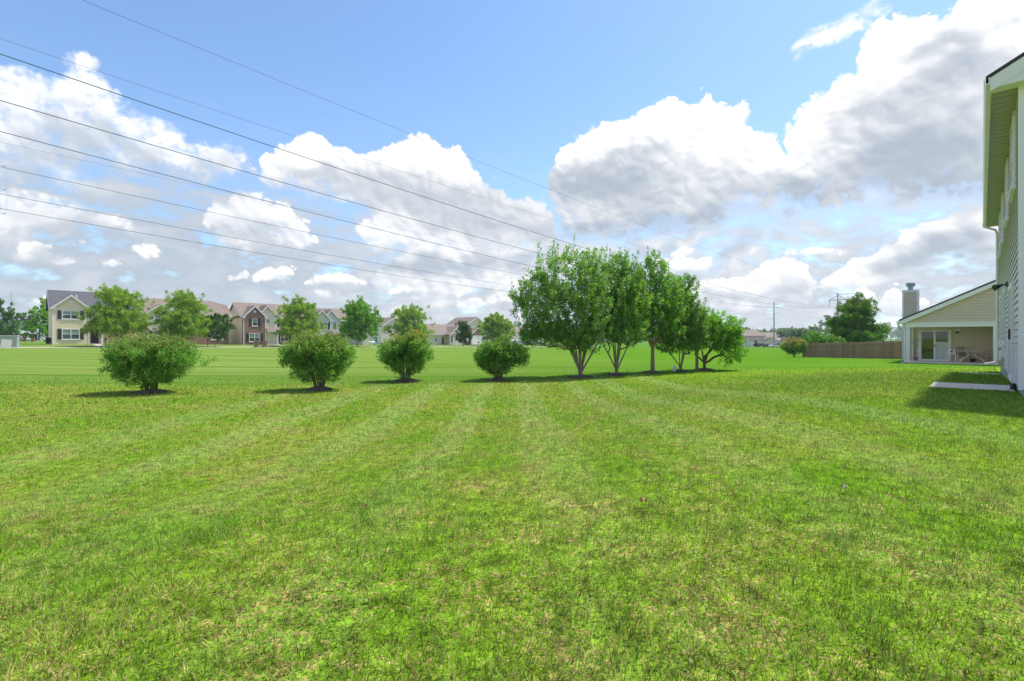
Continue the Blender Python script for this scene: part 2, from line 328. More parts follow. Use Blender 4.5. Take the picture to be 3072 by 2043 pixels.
#          edge  noise dark  depth alpha
PARM={'band':(1.1,1.1,.76,1.0,.8),'left':(2.6,1.1,.80,5.0,.88),'two':(1.6,1.0,.79,4.5,1),'three':(1.6,1.0,.745,4.0,1),'four':(1.8,1.0,.745,4.5,1),
'wisp':(1.8,1.1,.95,5,.75),'leftlow':(1.9,1.1,.80,3,.8),'twob':(1.9,1.0,.78,3.5,.9),'five':(1.2,1.0,.76,2.2,1),
'six':(1.1,1.0,.78,2.2,.95),'low1':(1.4,1.1,.77,1.9,.9),'pufa':(1.0,1.1,.86,1.2,.9),'pufb':(0.9,1.1,.80,1.0,.95),
'pufc':(1.0,1.1,.88,1.4,.85),'pufd':(0.9,1.1,.86,1,.85),'pufe':(1.2,1.1,.80,.7,.75),'puff':(.7,.9,.93,1.5,.85),'pufg':(1.0,1.1,.88,1,.7)}
SHADE=[(10.7,17.3,7.2,2.0,0.9),(18.8,12.6,6.6,1.4,1.0),(24.5,15.4,3.7,1.7,0.45),(15.0,20.3,2.9,1.1,0.3),(39.1,15.8,4.9,3.1,1.1),(42.3,13.0,3.2,2.1,0.8),(42.1,22.6,2.4,1.9,0.6),(30.9,13.9,2.9,1.9,1.0),(37.5,20.9,3.7,1.2,0.4),(41.8,17.7,2.4,1.4,0.4),(41.8,7.7,3.2,1.2,1.0),(38.8,6.7,2.1,0.9,0.5),(-36.5,14.8,6.8,1.7,0.6),(-41.7,16.7,3.9,2.7,0.45),(-31.2,16.5,2.3,1.2,0.3),(-20.5,16.9,6.0,1.8,0.4),(-9.1,15.9,10.7,1.9,0.55),(-14.0,18.2,3.9,1.3,0.3),(-10.6,8.3,8.1,1.2,1.0),(-4.0,13.2,7.1,1.7,0.6),(6.2,12.5,6.9,1.4,0.6),(10.7,11.6,5.3,1.4,0.7),(1.1,9.1,6.1,1.2,0.5),(22.8,4.2,5.0,0.7,0.5),(30.2,4.8,2.6,1.1,0.4),(-27.3,10.7,3.7,1.3,0.5),(-41.1,9.9,4.3,0.7,0.3),(-44.2,6.9,2.2,0.4,0.6),(-20.1,5.5,4.2,0.4,0.8),(15.0,14.9,3.8,0.9,0.35)]
ORDER=['band','leftlow','pufe','pufg','pufc','twob','low1','pufa','pufb','pufd','six','left','two','five','puff','wisp','four','three']
def sky_maps(seed=7):
    rng=np.random.default_rng(seed)
    dx=(AZ1-AZ0)/SW
    fy=np.fft.fftfreq(SH,dx)[:,None]; fx=np.fft.rfftfreq(SW,dx)[None,:]
    def blur(a,sx,sy=None):
        sy=sy or sx
        return np.fft.irfft2(np.fft.rfft2(a)*np.exp(-2*(math.pi**2)*((fx*sx)**2+(fy*sy)**2)),a.shape)
    def noise(lam,ax=1.0):
        f=np.sqrt((fx*ax)**2+fy**2)+1e-9
        g=np.exp(-((np.log(f*lam))/.45)**2)
        n=np.fft.irfft2(np.fft.rfft2(rng.standard_normal((SH,SW)))*g,(SH,SW))
        return n/n.std()
    X=np.linspace(AZ0,AZ1,SW,endpoint=False)[None,:]+dx/2
    Y=(EL0+(np.arange(SH)+.5)*(EL1-EL0)/SH)[:,None]
    def sample(a,ox,oy):                       # shift by degrees, bilinear by fourier-free roll
        return np.roll(a,(-int(round(oy/dx)),-int(round(ox/dx))),(0,1))
    lam=[4.2,2.1,1.05,.55,.28,.15]
    bill=np.zeros((SH,SW)); soft=np.zeros((SH,SW)); wis=np.zeros((SH,SW))
    for i,l in enumerate(lam):
        n=noise(l); bill+=(np.abs(n)-.75)*(.62**i); soft+=noise(l*1.3)*(.55**i)*.7
        wis+=noise(l*.8,2.4)*(.62**i)*.6
    def poly(pts):
        m=np.zeros((SH,SW),bool); n=len(pts)
        for i in range(n):
            x0,y0=pts[i]; x1,y1=pts[(i+1)%n]
            if y0==y1: continue
            c=((y0<=Y)&(Y<y1))|((y1<=Y)&(Y<y0))
            m^=c&(X<(x1-x0)*(Y-y0)/(y1-y0)+x0)
        return m.astype(float)
    wx=noise(3.0,1.8)*.7+noise(1.2,1.6)*.25; wy=noise(3.0,1.8)*.4+noise(1.2,1.6)*.15
    II=np.arange(SH)[:,None]; JJ=np.arange(SW)[None,:]
    wi=np.clip(II+(wy/dx).astype(int),0,SH-1); wj=np.clip(JJ+(wx/dx).astype(int),0,SW-1)
    warp=lambda a:a[wi,wj]
    lumpbig=blur(np.abs(noise(4.0,1.4))+.4*np.abs(noise(2.0,1.3)),.25)
    softlow=blur(soft,.25); 
    fuzz=np.clip(.5+.6*noise(2.5)+.3*noise(.8),0,1)
    shade=np.zeros((SH,SW))
    for cx,cy,rx,ry,w in SHADE:
        q=((X-cx)/rx)**2+((Y-cy)/ry)**2
        shade=1-(1-shade)*(1-np.clip(w,0,1)*np.exp(-q*1.1))
    shade=warp(shade)
    lob=np.zeros((SH,SW))
    for l,w_ in((4.4,1.),(2.4,.5),(1.3,.17),(.7,.05),(.35,.015)): lob+=w_*(np.sqrt(noise(l,1.15)**2+.35)-.9)
    lob=blur(lob,.11)
    sm=lambda a,b,t:(lambda q:q*q*(3-2*q))(np.clip((t-a)/(b-a),0,1))
    # thin pale veil, thicker towards the horizon and on the left
    veil=.70*sm(18,7,Y)+.35*sm(-5,-30,X)*sm(21,12,Y)+.25*sm(9,4,Y)+.08*sm(30,12,Y)
    bank=np.clip(.75+.5*softlow+.25*wis,0,1)*sm(14,9,Y)*sm(1.0,4,Y)*sm(-22,-10,X)*(1-.6*sm(26,36,X))
    A=np.clip(veil*(1+.3*wis)+.10*wis*sm(20,8,Y),0,.96)
    C=.845+.022*np.clip(blur(wis,.2,.08),-2,2)-.02*sm(-10,-35,X)+.03*sm(6,1,Y)+0*X
    pat=sm(.2,1.6,blur(wis,.3,.1)*.9+softlow*.6)*sm(16,9,Y)*sm(1,3,Y)*(.35+.4*sm(-30,0,X))
    for a,b in((pat*.5,.94+.02*softlow),(bank*.75,.97-.13*np.clip(.35+.6*softlow-.2*wis,0,1))):
        A2=a+A*(1-a); C=(b*a+C*A*(1-a))/np.maximum(A2,1e-4); A=A2
    band=((noise(3.6,2.6)+.5*noise(1.7,2.0))>.55+.75*sm(2,-14,X)+9*(1-sm(11.5,8.5,Y))+.25*sm(4,1.2,Y)+.5*sm(18,26,X)*sm(40,32,X)).astype(float)*(Y>.6)
    for k in ORDER:
        edge,nz,dark,dep,op=PARM[k]
        m=poly(POLY[k]) if k in POLY else band
        s=edge*.5
        base=blur(m,s*.62)-.5
        wide=blur(m,dep*.45)
        nn=bill if k not in('wisp','leftlow','left') else (.5*bill+.5*wis if k!='wisp' else wis)
        amp=.235*nz
        d=base+amp*nn*(1-.3*np.clip(wide,0,1))
        # lower edges are frayed and soft, upper edges crisp
        up=blur(m,.28*dep+.3); g=(sample(up,0,.15*dep+.2)-sample(up,0,-.15*dep-.2))*1.3     # >0 at the underside
        und=np.clip(g*1.6,0,1)
        d2=d*(1-und)+(base*.6+amp*1.1*soft-.05)*und
        w=.15+.30*fuzz+(.55*und)+(.3 if k in('wisp','left','leftlow') else 0)
        a=np.clip((d2+.03)/w,0,1); a=a*a*(3-2*a)*op*np.clip((blur(m,s*.9)-.04)*12,0,1)
        if k in('two','three','four','five'): a=np.maximum(a,sm(.12,.40,base)*op*(1-.8*und))
        # light: a bulging surface of heaped lobes lit from the upper right, greyer where it shades itself
        dome=np.sqrt(np.clip(blur(m,s*.9)*1.05,0,1))
        hgt=dome*dep*.55+lob*np.clip(dome*1.5,0,1)*.62
        gx=(sample(hgt,dx,0)-sample(hgt,-dx,0))/(2*dx); gy=(sample(hgt,0,dx)-sample(hgt,0,-dx))/(2*dx)
        nz_=1/np.sqrt(1+gx*gx+gy*gy); lam_=(-gx*.38-gy*.72+.58)*nz_
        lit=np.clip(.5+.5*lam_,0,1); lit=lit-blur(lit,2.2)*.75
        sol=np.clip(d*3+.4,0,1)*m
        acc=np.zeros((SH,SW)); st=dep/8
        for j in range(1,9): acc+=sample(sol,.3*j*st,j*st)
        depth=warp(blur(acc/8,.3+.1*dep))
        sh=np.clip(depth-.35,0,1)*.13+blur(shade,.25)*1.15
        sh=sh*(1-.6*np.clip(lit-.1,-.5,.5))-.17*(lit-.16)
        sh=np.clip(sh+.05,0,None); sh=sh/(1+.3*sh**3)
        b=1.0-(1-dark)*np.maximum(sh,0)**.9
        A2=a+A*(1-a)
        C=(b*a+C*A*(1-a))/np.maximum(A2,1e-4); A=A2
    A=np.clip(A,0,1); C=np.clip(C,0,1.0)
    return A,C
# ------------------------------------------------------------ setting
def make_ground():
    u=np.linspace(-1,1,261); k=7.2
    ax=np.sinh(u*k)/np.sinh(k)*4000
    Xg,Yg=np.meshgrid(ax,ax+0.0,indexing='xy'); Yg=Yg+12
    Zg=terrain(Xg,Yg); n=len(ax)
    V=np.stack([Xg,Yg,Zg],-1).reshape(-1,3)
    I=np.arange(n*n).reshape(n,n)
    F=np.stack([I[:-1,:-1],I[:-1,1:],I[1:,1:],I[1:,:-1]],-1).reshape(-1,4)
    o=np_mesh('ground',V,F,ground_mat()); o.data.shade_smooth(); tag(o,kind='structure')
make_ground()
def strip(name,p0,p1,q,w,h,m,n=60):
    b=MB(); prev=None
    for i in range(n+1):
        p=p0+(p1-p0)*i/n; row=[]
        for dq in(-w/2,w/2):
            x,y=g2w(p,q+dq); z=tz(x,y); row+=[(x,y,z-.15),(x,y,z+h)]
        if prev:
            a,c=prev,row
            b.quad(a[1],c[1],c[3],a[3]); b.quad(a[0],c[0],c[1],a[1]); b.quad(a[3],c[3],c[2],a[2])
        prev=row
    return tag(b.build(name,m),kind='structure')
M['walk']=mat('pale_pavement',(.50,.44,.36),.9,.1,1.5)
strip('street',-60,132,86.5,4.4,.05,M['walk'])
# grass blades: one uncountable mass
def vnoise(x,y,sc,seed):
    r=np.random.default_rng(seed).random((256,256)); x=x/sc+500.; y=y/sc+500.; i=np.floor(x).astype(int); j=np.floor(y).astype(int); fx=x-i; fy=y-j
    fx=fx*fx*(3-2*fx); fy=fy*fy*(3-2*fy); g=lambda a,b:r[(i+a)%256,(j+b)%256]
    return (g(0,0)*(1-fx)+g(1,0)*fx)*(1-fy)+(g(0,1)*(1-fx)+g(1,1)*fx)*fy
def make_grass():
    rng=np.random.default_rng(3); bm=blade_mat()
    N=880000
    # distance law: many small blades near, fewer larger ones further off
    u=rng.random(N); y0,y1,e=1.3,34.,.62      # pdf ~ y^(1-e') over a wedge
    a=.38; yy=(y0**a+u*(y1**a-y0**a))**(1/a)
    xx=(rng.random(N)*2-1)*(1.24*yy+4.2)
    q=xx*E2[0]+yy*E2[1]; p=xx*E1[0]+yy*E1[1]
    yb=17.0+7.7*ss(-6,13,xx); keep=(yy<yb+4*rng.random(N)**2)&(rng.random(N)>.75*ss(13,25,yy))
    keep&=~((q<.91)&(p>14.78)&(p<16.47)) & ~((q<-.5)&(p>13.3)) & ~((q<.58)&(p>25.68)&(p<26.42))
    xx,yy=xx[keep],yy[keep]; N=len(xx)
    zz=terrain(xx,yy)
    far=np.clip(yy/6,.75,4.2)
    L=(.025+.038*rng.random(N)**1.5)*np.clip(.9+.1*far,1,1.35)
    hn=.6*vnoise(xx,yy,.32,1)+.4*vnoise(xx,yy,.11,2); L*=.55+.9*hn
    # coarse darker clumps standing a little taller
    L*=1+.55*np.clip((vnoise(xx,yy,.24,5)-.80)*8,0,1)*(yy<14)
    W=(.0030+.0030*rng.random(N))*far**.95
    ph=vnoise(xx,yy,.30,11)*12.+vnoise(xx,yy,.12,12)*4+rng.normal(0,1.6,N); tl=np.radians(22+58*rng.random(N)**.8)
    d=np.stack([np.cos(ph)*np.sin(tl),np.sin(ph)*np.sin(tl),np.cos(tl)],1)
    d0=d.copy(); d0[:,2]+=.9; d0/=np.linalg.norm(d0,axis=1)[:,None]
    sd=np.stack([-np.sin(ph),np.cos(ph),0*ph],1); tw=rng.normal(0,.5,N); 
    sd=sd*np.cos(tw)[:,None]+np.stack([np.cos(ph),np.sin(ph),0*ph],1)*np.sin(tw)[:,None]
    B=np.stack([xx,yy,zz-.004],1); mid=B+d0*(L*.5)[:,None]; tip=mid+d*(L*.6)[:,None]
    w=W[:,None]/2
    V=np.stack([B-sd*w,B+sd*w,mid+sd*w*.85,mid-sd*w*.85,tip],1).reshape(-1,3)
    k=(np.arange(N)*5)[:,None]
    F=np.concatenate([k+np.array([[0,1,2]]),k+np.array([[0,2,3]]),k+np.array([[3,2,4]])],1).reshape(-1,3)
    rnd=np.repeat(rng.random(N),3); weed=np.repeat(.7*np.clip((vnoise(xx,yy,.24,5)-.80)*8,0,1)*(rng.random(N)<.8),3)
    # clover and plantain leaves in loose patches
    nc=150; cx=(rng.random(nc)*2-1); cy=1.6+8.5*rng.random(nc)**1.2; cx=cx*(1.1*cy)
    per=26; ax=np.repeat(cx,per)+rng.normal(0,.10,nc*per); ay=np.repeat(cy,per)+rng.normal(0,.10,nc*per)
    az=terrain(ax,ay)+.012+.022*rng.random(nc*per); r=.004+.007*rng.random(nc*per); ph=rng.random(nc*per)*6.283
    tx=rng.normal(0,.35,(nc*per,2)); pts=[]
    for j,(s,rr) in enumerate(((0,1),(1.05,.8),(2.1,.75),(3.14,.95),(4.2,.75),(5.25,.8))):
        ox=np.cos(ph+s)*r*rr; oy=np.sin(ph+s)*r*rr
        pts.append(np.stack([ax+ox,ay+oy,az+ox*tx[:,0]+oy*tx[:,1]],1))
    V2=np.stack(pts,1).reshape(-1,3); k2=(np.arange(nc*per)*6)[:,None]+len(V)
    F2=np.concatenate([k2+np.array([[0,a,a+1]]) for a in(1,2,3,4)],1).reshape(-1,3)
    V=np.concatenate([V,V2]); F=np.concatenate([F,F2])
    rnd=np.concatenate([rnd,np.repeat(rng.random(nc*per),4)]); weed=np.concatenate([weed,np.ones(len(F2))])
    o=np_mesh('grass',V,F,bm,ffl={'rnd':rnd,'weed':weed}); tag(o,kind='stuff')
make_grass()
# ------------------------------------------------------------ trees
def unit(a): return a/np.maximum(np.linalg.norm(a,axis=-1,keepdims=True),1e-9)
def skeleton(tips,stems,step):
    pos=[];par=[]
    for s in stems:
        last=-1
        for i,pt in enumerate(s):
            if i==0 and pos: last=0; continue
            pos.append(np.array(pt,float)); par.append(last); last=len(pos)-1
    base=pos[0]
    order=np.argsort([np.linalg.norm(t-base) for t in tips]); endn=[]
    cap=len(pos)+len(tips)*14; A=np.zeros((cap,3)); A[:len(pos)]=pos; n=len(pos)
    for ti in order:
        t=tips[ti]; dv=A[:n]-t; d=np.sqrt((dv**2).sum(1))
        cost=d*(1+.9*np.clip(dv[:,2]/np.maximum(d,1e-6)+.15,0,1)); cost[0]+=1e3
        j=int(np.argmin(cost)); a=A[j].copy(); L=d[j]; m=max(1,min(10,int(L/step)))
        prev=j
        for i in range(1,m+1):
            f=i/m; q=a+(t-a)*f; q[2]+=L*.10*math.sin(math.pi*f)
            if i<m: q=q+np.random.default_rng(n).normal(0,.035*L/m+.004,3)
            A[n]=q; par.append(prev); prev=n; n+=1
        endn.append((ti,prev))
    return A[:n],np.array(par),endn
def limb_mesh(A,par,r_tip,r_base,name,m,parent,sides=5,expo=2.3,nstem=0,smin=0.):
    n=len(A); w=np.zeros(n); ch=np.zeros(n,int)
    for i in range(n):
        if par[i]>=0: ch[par[i]]+=1
    w[ch==0]=r_tip**expo
    for i in range(n-1,0,-1):
        if par[i]>=0: w[par[i]]+=w[i]
    r=w**(1/expo); k=r_base/r[0]; r=np.where(r>r_tip*1.5,r*(k**np.clip((r-r_tip)/(r[0]-r_tip+1e-9),0,1)**.6),r)
    r=np.minimum(r,r_base)
    if nstem:
        zz=A[:nstem,2]; r[:nstem]=np.maximum(r[:nstem],smin*np.clip(1.05-.8*zz/max(zz.max(),.1),.15,1.)); r[0]=r_base
    b=MB(); cs=[(math.cos(2*math.pi*i/sides),math.sin(2*math.pi*i/sides)) for i in range(sides)]
    for i in range(1,n):
        p=par[i]
        if p<0: continue
        a,c=Vector(A[p]),Vector(A[i]); t=(c-a)
        if t.length<1e-5: continue
        t.normalize(); u=t.orthogonal().normalized(); v=t.cross(u)
        ra=min(r[p],r[i]*1.35); rc=r[i]
        b.add([a-t*ra*.3+(u*x+v*y)*ra for x,y in cs]+[c+t*rc*.2+(u*x+v*y)*rc for x,y in cs],
              [(k_,(k_+1)%sides,sides+(k_+1)%sides,sides+k_) for k_ in range(sides)])
    return b.build(name,m,parent,smooth=True)
def leaf_mesh(rng,P,D,per,shoot,spread,size,pal,name,m,parent,droop=0.,tipcol=None,tipw=None,aspect=.5,up=.5):
    N=len(P); K=N*per
    t=rng.random((N,per)); Ls=np.broadcast_to(np.asarray(shoot,float).reshape(-1,1),(N,1))*(.7+.6*rng.random((N,1)))
    pos=P[:,None]+D[:,None]*(t*Ls)[...,None]+rng.normal(0,1,(N,per,3))*spread*(1.1-.6*t)[...,None]
    pos[...,2]-=droop*t*Ls
    pos=pos.reshape(-1,3); t=t.reshape(-1)
    dr=unit(rng.normal(0,1,(K,3))+np.repeat(D,per,0)*.9+np.array([0,0,-droop]))
    nr=unit(rng.normal(0,1,(K,3))+np.array([0,0,up*2])); sd=unit(np.cross(dr,nr)); nn=np.cross(sd,dr)
    L=(size*(.65+.7*rng.random(K)))[:,None]; W=L*aspect
    fold=nn*W*.18
    V=np.stack([pos,pos+dr*L*.45+sd*W*.5+fold,pos+dr*L,pos+dr*L*.45-sd*W*.5+fold],1).reshape(-1,3)
    F=np.arange(K*4).reshape(K,4)
    pal=np.array(pal); f=rng.random(K)**1.2
    clump=np.repeat(np.clip(.5+.28*rng.normal(0,1,N),0,1),per)
    f=np.clip(.55*f+.45*clump,0,1)[:,None]
    col=pal[0]*(1-f)+pal[1]*f
    if tipcol is not None:
        tw=(np.repeat(tipw,per)*(.35+.65*t)>rng.random(K))[:,None]
        tc=np.array(tipcol)*(.75+.5*rng.random((K,1))); col=np.where(tw,tc*.8+col*.2,col)
    col=np.concatenate([col,np.ones((K,1))],1)
    return np_mesh(name,V,F,m,parent,fcol=col)
def lobes_sample(rng,lobes,n,gap=.0,shell=.45):
    lob=np.array(lobes,float); vol=lob[:,3]*lob[:,4]*lob[:,5]; pr=vol**.8/(vol**.8).sum(); out=[]
    k=rng.choice(len(lob),n,p=pr); d=unit(rng.normal(0,1,(n,3))); r=rng.random(n)**shell
    return lob[k,:3]+d*r[:,None]*lob[k,3:6], d
def tree(name,label,cat,x,y,lobes,stems,n_tips,per,shoot,spread,size,pal,trunk_r,seed,group=None,clumps=0,csig=.3,
         bark='bark',leafm='leaf',step=.25,updir=.5,droop=0.,tipcol=None,tiptop=None,extra_tips=(),sides=5,crown='crown',wood='trunk',
         aspect=.5,flat=.55,shell=.45,zmin=.25,dz=0.,up=.8,smin=None):
    rng=np.random.default_rng(seed)
    z=tz(x,y)+dz; root=thing(name,label,cat,(x,y,z),0,group)
    if clumps:
        cc,_=lobes_sample(rng,lobes,clumps,shell=shell*.8)
        k=rng.integers(0,clumps,n_tips); T=cc[k]+rng.normal(0,1,(n_tips,3))*csig*np.array([1,1,flat])
    else: T,_=lobes_sample(rng,lobes,n_tips,shell=shell)
    T=T[T[:,2]>zmin]
    sh=np.full(len(T),shoot)
    if len(extra_tips):
        et=np.array([e[:3] for e in extra_tips]); T=np.concatenate([T,et]); sh=np.concatenate([sh,[e[3] for e in extra_tips]])
    A,par,endn=skeleton(list(T),stems,step)
    ns=1+sum(len(s)-1 for s in stems)
    limb_mesh(A,par,.0045 if n_tips>0 else .01,trunk_r,wood,M[bark],root,sides,2.3,ns,smin or trunk_r*.45)
    cen=np.array(lobes,float)[:,:3].mean(0)
    out=unit(T-(cen-np.array([0,0,.6])))
    D=unit(out*(1-updir)+np.array([0,0,1])*updir+rng.normal(0,.28,T.shape))
    tw=None
    if tipcol is not None:
        h=(T[:,2]-T[:,2].min())/np.ptp(T[:,2]); tw=np.clip((h-tiptop[0])/(tiptop[1]-tiptop[0]),0,1)*tiptop[2]
    leaf_mesh(rng,T,D,per,sh,spread,size,pal,crown,M[leafm],root,droop,tipcol,tw,aspect,up)
    return root
def fan(rng,n,h,spread,r0=.05,zf=.45,bias=(0,0)):
    st=[]
    for i in range(n):
        a=2*math.pi*(i+rng.random()*.7)/n; s=spread*(.55+.55*rng.random()); hh=h*(.8+.35*rng.random())
        dx,dy=math.cos(a)*s+bias[0],math.sin(a)*s+bias[1]
        st.append([(0,0,-.05),(math.cos(a)*r0,math.sin(a)*r0,.06),(dx*.32,dy*.32,hh*zf),(dx*.62,dy*.62,hh*.75),(dx,dy,hh)])
    return st
BUSH=[(.072,.215,.028),(.370,.620,.140)]
def bush(x,y,lobes,label,seed,n=430,per=42,tipcol=(.40,.20,.115),tt=(.60,.95,.5),size=.062,nst=22,st_h=.85,st_s=.62,extra=(),wood='stems'):
    rng=random.Random(seed)
    return tree('burning_bush',label,'shrub',x,y,lobes,fan(rng,nst,st_h,st_s,.13,.4),n,per,.25,.052,size,BUSH,.035,seed,
        group='round burning bushes on the lawn',bark='darkbark',step=.12,updir=.45,tipcol=tipcol,tiptop=tt,extra_tips=extra,
        crown='foliage',wood=wood,shell=.33,zmin=.16,aspect=.52)
bush(-10.6,14.3,[(-.48,0,1.08,.60,.8,.42),(.42,0,1.08,.60,.8,.42),(-.70,0,.85,.46,.7,.40),(.70,0,.85,.46,.7,.40),(0,0,.60,.85,.8,.40),(0,0,1.15,.8,.9,.40)],
     'widest round burning bush, first of the row, one branch reaching out right',11,n=820,per=48,size=.058,
     extra=[(1.55,0,.83,.26),(1.72,.05,.9,.22),(1.42,.1,.8,.3),(1.3,-.1,.78,.3),(1.62,-.1,.82,.2),(1.18,.1,.9,.3)])
bush(-5.97,15.07,[(-.4,0,1.12,.52,.75,.42),(.35,0,1.15,.52,.75,.42),(-.65,0,.95,.44,.65,.40),(.56,0,.95,.44,.65,.40),(0,0,.58,.72,.7,.40),(0,0,1.25,.65,.7,.36)],
     'second burning bush of the row, with rusty tips, before the brick house',12,n=720,per=46,tt=(.55,.9,.5))
bush(-3.94,18.1,[(-.3,0,1.1,.48,.7,.5),(.33,0,1.2,.48,.7,.5),(-.5,0,.9,.42,.6,.4),(.5,0,.95,.42,.6,.4),(0,0,.58,.64,.6,.38),(.1,0,1.42,.5,.5,.28)],
     'third burning bush of the row, tall egg shape with orange tips on its right shoulder',13,n=620,per=46,tipcol=(.50,.19,.07),tt=(.62,.95,.45))
bush(-.53,18.4,[(-.33,0,.95,.42,.6,.38),(.35,0,.95,.48,.6,.38),(.70,0,.82,.42,.55,.34),(0,0,.5,.58,.55,.34),(.05,0,1.10,.5,.5,.28),(-.48,0,.8,.38,.5,.36)],
     'smallest burning bush of the row, next to the multi-stemmed trees',14,n=540,per=46,tt=(.75,1.0,.3))
T1=[(.085,.215,.026),(.390,.610,.150)]
def spikes(rng,lobe,n,z0,ln):
    out=[]
    for i in range(n):
        a=rng.uniform(-1,1); b=rng.uniform(-1,1)
        x=lobe[0]+a*lobe[3]*.95; y=lobe[1]+b*lobe[4]*.9
        k=max(.05,1-a*a*.9-b*b*.8); z=lobe[2]+lobe[5]*math.sqrt(k)*rng.uniform(.9,1.04)
        if z>z0: out.append((x,y,z,ln*rng.uniform(.6,1.25)))
    return out
rg=random.Random(5)
L=[(-.55,0,3.1,1.55,1.5,1.8),(-1.65,0,2.7,1.05,1.1,1.2),(-1.5,.1,1.75,.9,.9,.65),(-2.0,0,1.75,.5,.6,.45),(.4,0,1.7,.8,.9,.7),(-.4,0,1.5,.8,.8,.5),(.45,0,3.0,.8,1.2,1.75),(-.3,0,1.75,.9,1.0,.6),(-2.35,0,3.05,.45,.5,.4)]
tree('multi_stem_tree','tallest wide tree with five splayed stems, first of the tree row beside the bushes','tree',2.77,19.8,L,
     [[(0,0,-.05),(-.02,0,.3),(-.3,.05,1.2),(-.75,.1,2.2),(-1.2,.1,3.0)],[(0,0,-.05),(.02,.03,.3),(-.05,.1,1.4),(-.2,.15,2.8),(-.3,.1,4.0)],
      [(0,0,-.05),(.04,0,.3),(.28,0,1.2),(.45,.05,2.3),(.6,0,3.6)],[(0,0,-.05),(.08,-.03,.3),(.42,-.1,.9),(.75,-.1,1.5),(1.0,-.1,2.2)],
      [(0,0,-.05),(-.06,-.04,.35),(-.4,-.1,1.1),(-1.0,-.2,1.7),(-1.6,-.2,2.2)],[(0,0,-.05),(.02,-.06,.3),(.0,-.2,1.2),(.1,-.5,2.4)],[(0,0,-.05),(.05,.05,.3),(.22,.1,1.3),(.2,.2,2.6),(.3,.2,3.8)],[(0,0,-.05),(-.04,.02,.3),(-.18,0,1.2),(-.55,.0,2.4),(-.9,0,3.4)]],
     900,46,.30,.060,.088,T1,.095,21,group='trees in a row at the lawn edge',step=.22,updir=.62,shell=.40,zmin=.72,
     extra_tips=spikes(rg,L[0],70,4.1,.68)+spikes(rg,L[6],30,4.0,.65)+spikes(rg,L[1],30,3.1,.55)+spikes(rg,L[8],6,3.0,.5),aspect=.5)
L=[(0.0,0,3.2,1.3,1.3,1.75),(.2,0,1.95,1.15,1.1,.85),(.6,0,3.2,.75,.9,1.4)]
tree('multi_stem_tree','vase-shaped tree with six thin stems, second of the tree row','tree',4.5,21.0,L,
     [[(0,0,-.05),(-.03,0,.3),(-.35,0,.95),(-.7,.05,1.6),(-.9,.1,2.4)],[(0,0,-.05),(-.02,.03,.3),(-.12,.1,1.4),(-.2,.1,2.8),(-.2,.1,3.8)],
      [(0,0,-.05),(.02,0,.3),(.1,0,1.4),(.25,.05,2.7),(.3,0,3.9)],[(0,0,-.05),(.05,-.02,.3),(.35,-.1,1.0),(.65,-.1,1.7),(.85,-.1,2.6)],
      [(0,0,-.05),(.03,.05,.3),(.2,.2,1.1),(.4,.5,2.2)],[(0,0,-.05),(0,-.05,.3),(-.1,-.25,1.2),(-.2,-.6,2.2)]],
     680,46,.30,.060,.088,[(.080,.205,.024),(.360,.590,.130)],.08,22,group='trees in a row at the lawn edge',step=.22,updir=.62,shell=.40,zmin=.8,
     extra_tips=spikes(rg,L[0],60,4.1,.66)+spikes(rg,L[2],20,3.9,.6),aspect=.5)
L=[(.05,0,2.9,1.45,1.4,1.4),(0,0,4.2,.75,.8,1.2),(.75,0,3.2,.8,1.,1.3),(-.6,0,2.2,1.0,1.,.75),(.6,0,1.9,.8,.9,.6)]
tree('pear_tree','upright tree on one straight thick trunk, third of the tree row','tree',6.49,22.5,L,
     [[(0,0,-.05),(0,0,.5),(.01,0,1.15),(.0,0,2.2),(-.05,0,3.5),(-.1,0,4.9)],[(0,0,-.05),(.01,0,1.1),(.22,.05,1.5),(.6,.1,2.6),(.8,.1,3.6)],[(0,0,-.05),(.01,0,1.15),(-.25,-.1,1.7),(-.6,-.1,2.4)],
      [(0,0,-.05),(.02,0,1.2),(.1,-.3,1.8),(.2,-.7,2.8)]],
     680,46,.30,.06,.088,[(.090,.235,.026),(.375,.630,.120)],.115,23,group='trees in a row at the lawn edge',step=.24,updir=.6,shell=.40,zmin=1.0,
     extra_tips=[(-.15,0,5.2,.55),(-.3,.1,4.9,.5),(.1,-.1,4.9,.5),(.75,0,4.5,.6),(.95,.1,4.2,.5),(.55,-.1,4.7,.45),(-.65,0,4.0,.6),(1.2,0,3.7,.5),(.35,.1,4.6,.5)],aspect=.5)
L=[(.05,0,2.5,1.1,1.1,1.25),(.2,0,3.6,.6,.7,.95),(-.45,0,1.5,.85,.9,.6),(.5,0,1.6,.75,.8,.8)]
tree('multi_stem_tree','narrow tree with splayed thin stems, a white jug at its foot','tree',8.1,23.4,L,
     [[(0,0,-.05),(-.06,0,.3),(-.4,.0,.75),(-.85,.05,1.2),(-1.1,0,1.5)],[(0,0,-.05),(-.03,.02,.35),(-.05,.05,1.3),(.0,.1,2.6)],
      [(0,0,-.05),(.05,0,.3),(.2,0,.9),(.45,.05,1.7),(.5,0,2.6)],[(0,0,-.05),(.02,-.04,.35),(.1,-.2,1.2),(.15,-.4,2.2)]],
     500,54,.30,.06,.092,[(.080,.200,.036),(.340,.540,.150)],.07,24,group='trees in a row at the lawn edge',step=.22,updir=.55,shell=.40,zmin=.72,
     extra_tips=[(.15,0,4.3,.6),(.45,0,4.1,.55),(-.1,0,4.0,.5),(.75,0,3.7,.5),(.95,0,3.0,.5)],aspect=.5)
L=[(-.15,0,2.0,.95,1.0,1.0),(.75,0,1.9,.95,1.0,.85),(1.25,0,1.15,.65,.7,.6),(1.35,0,1.9,.45,.5,.35)]
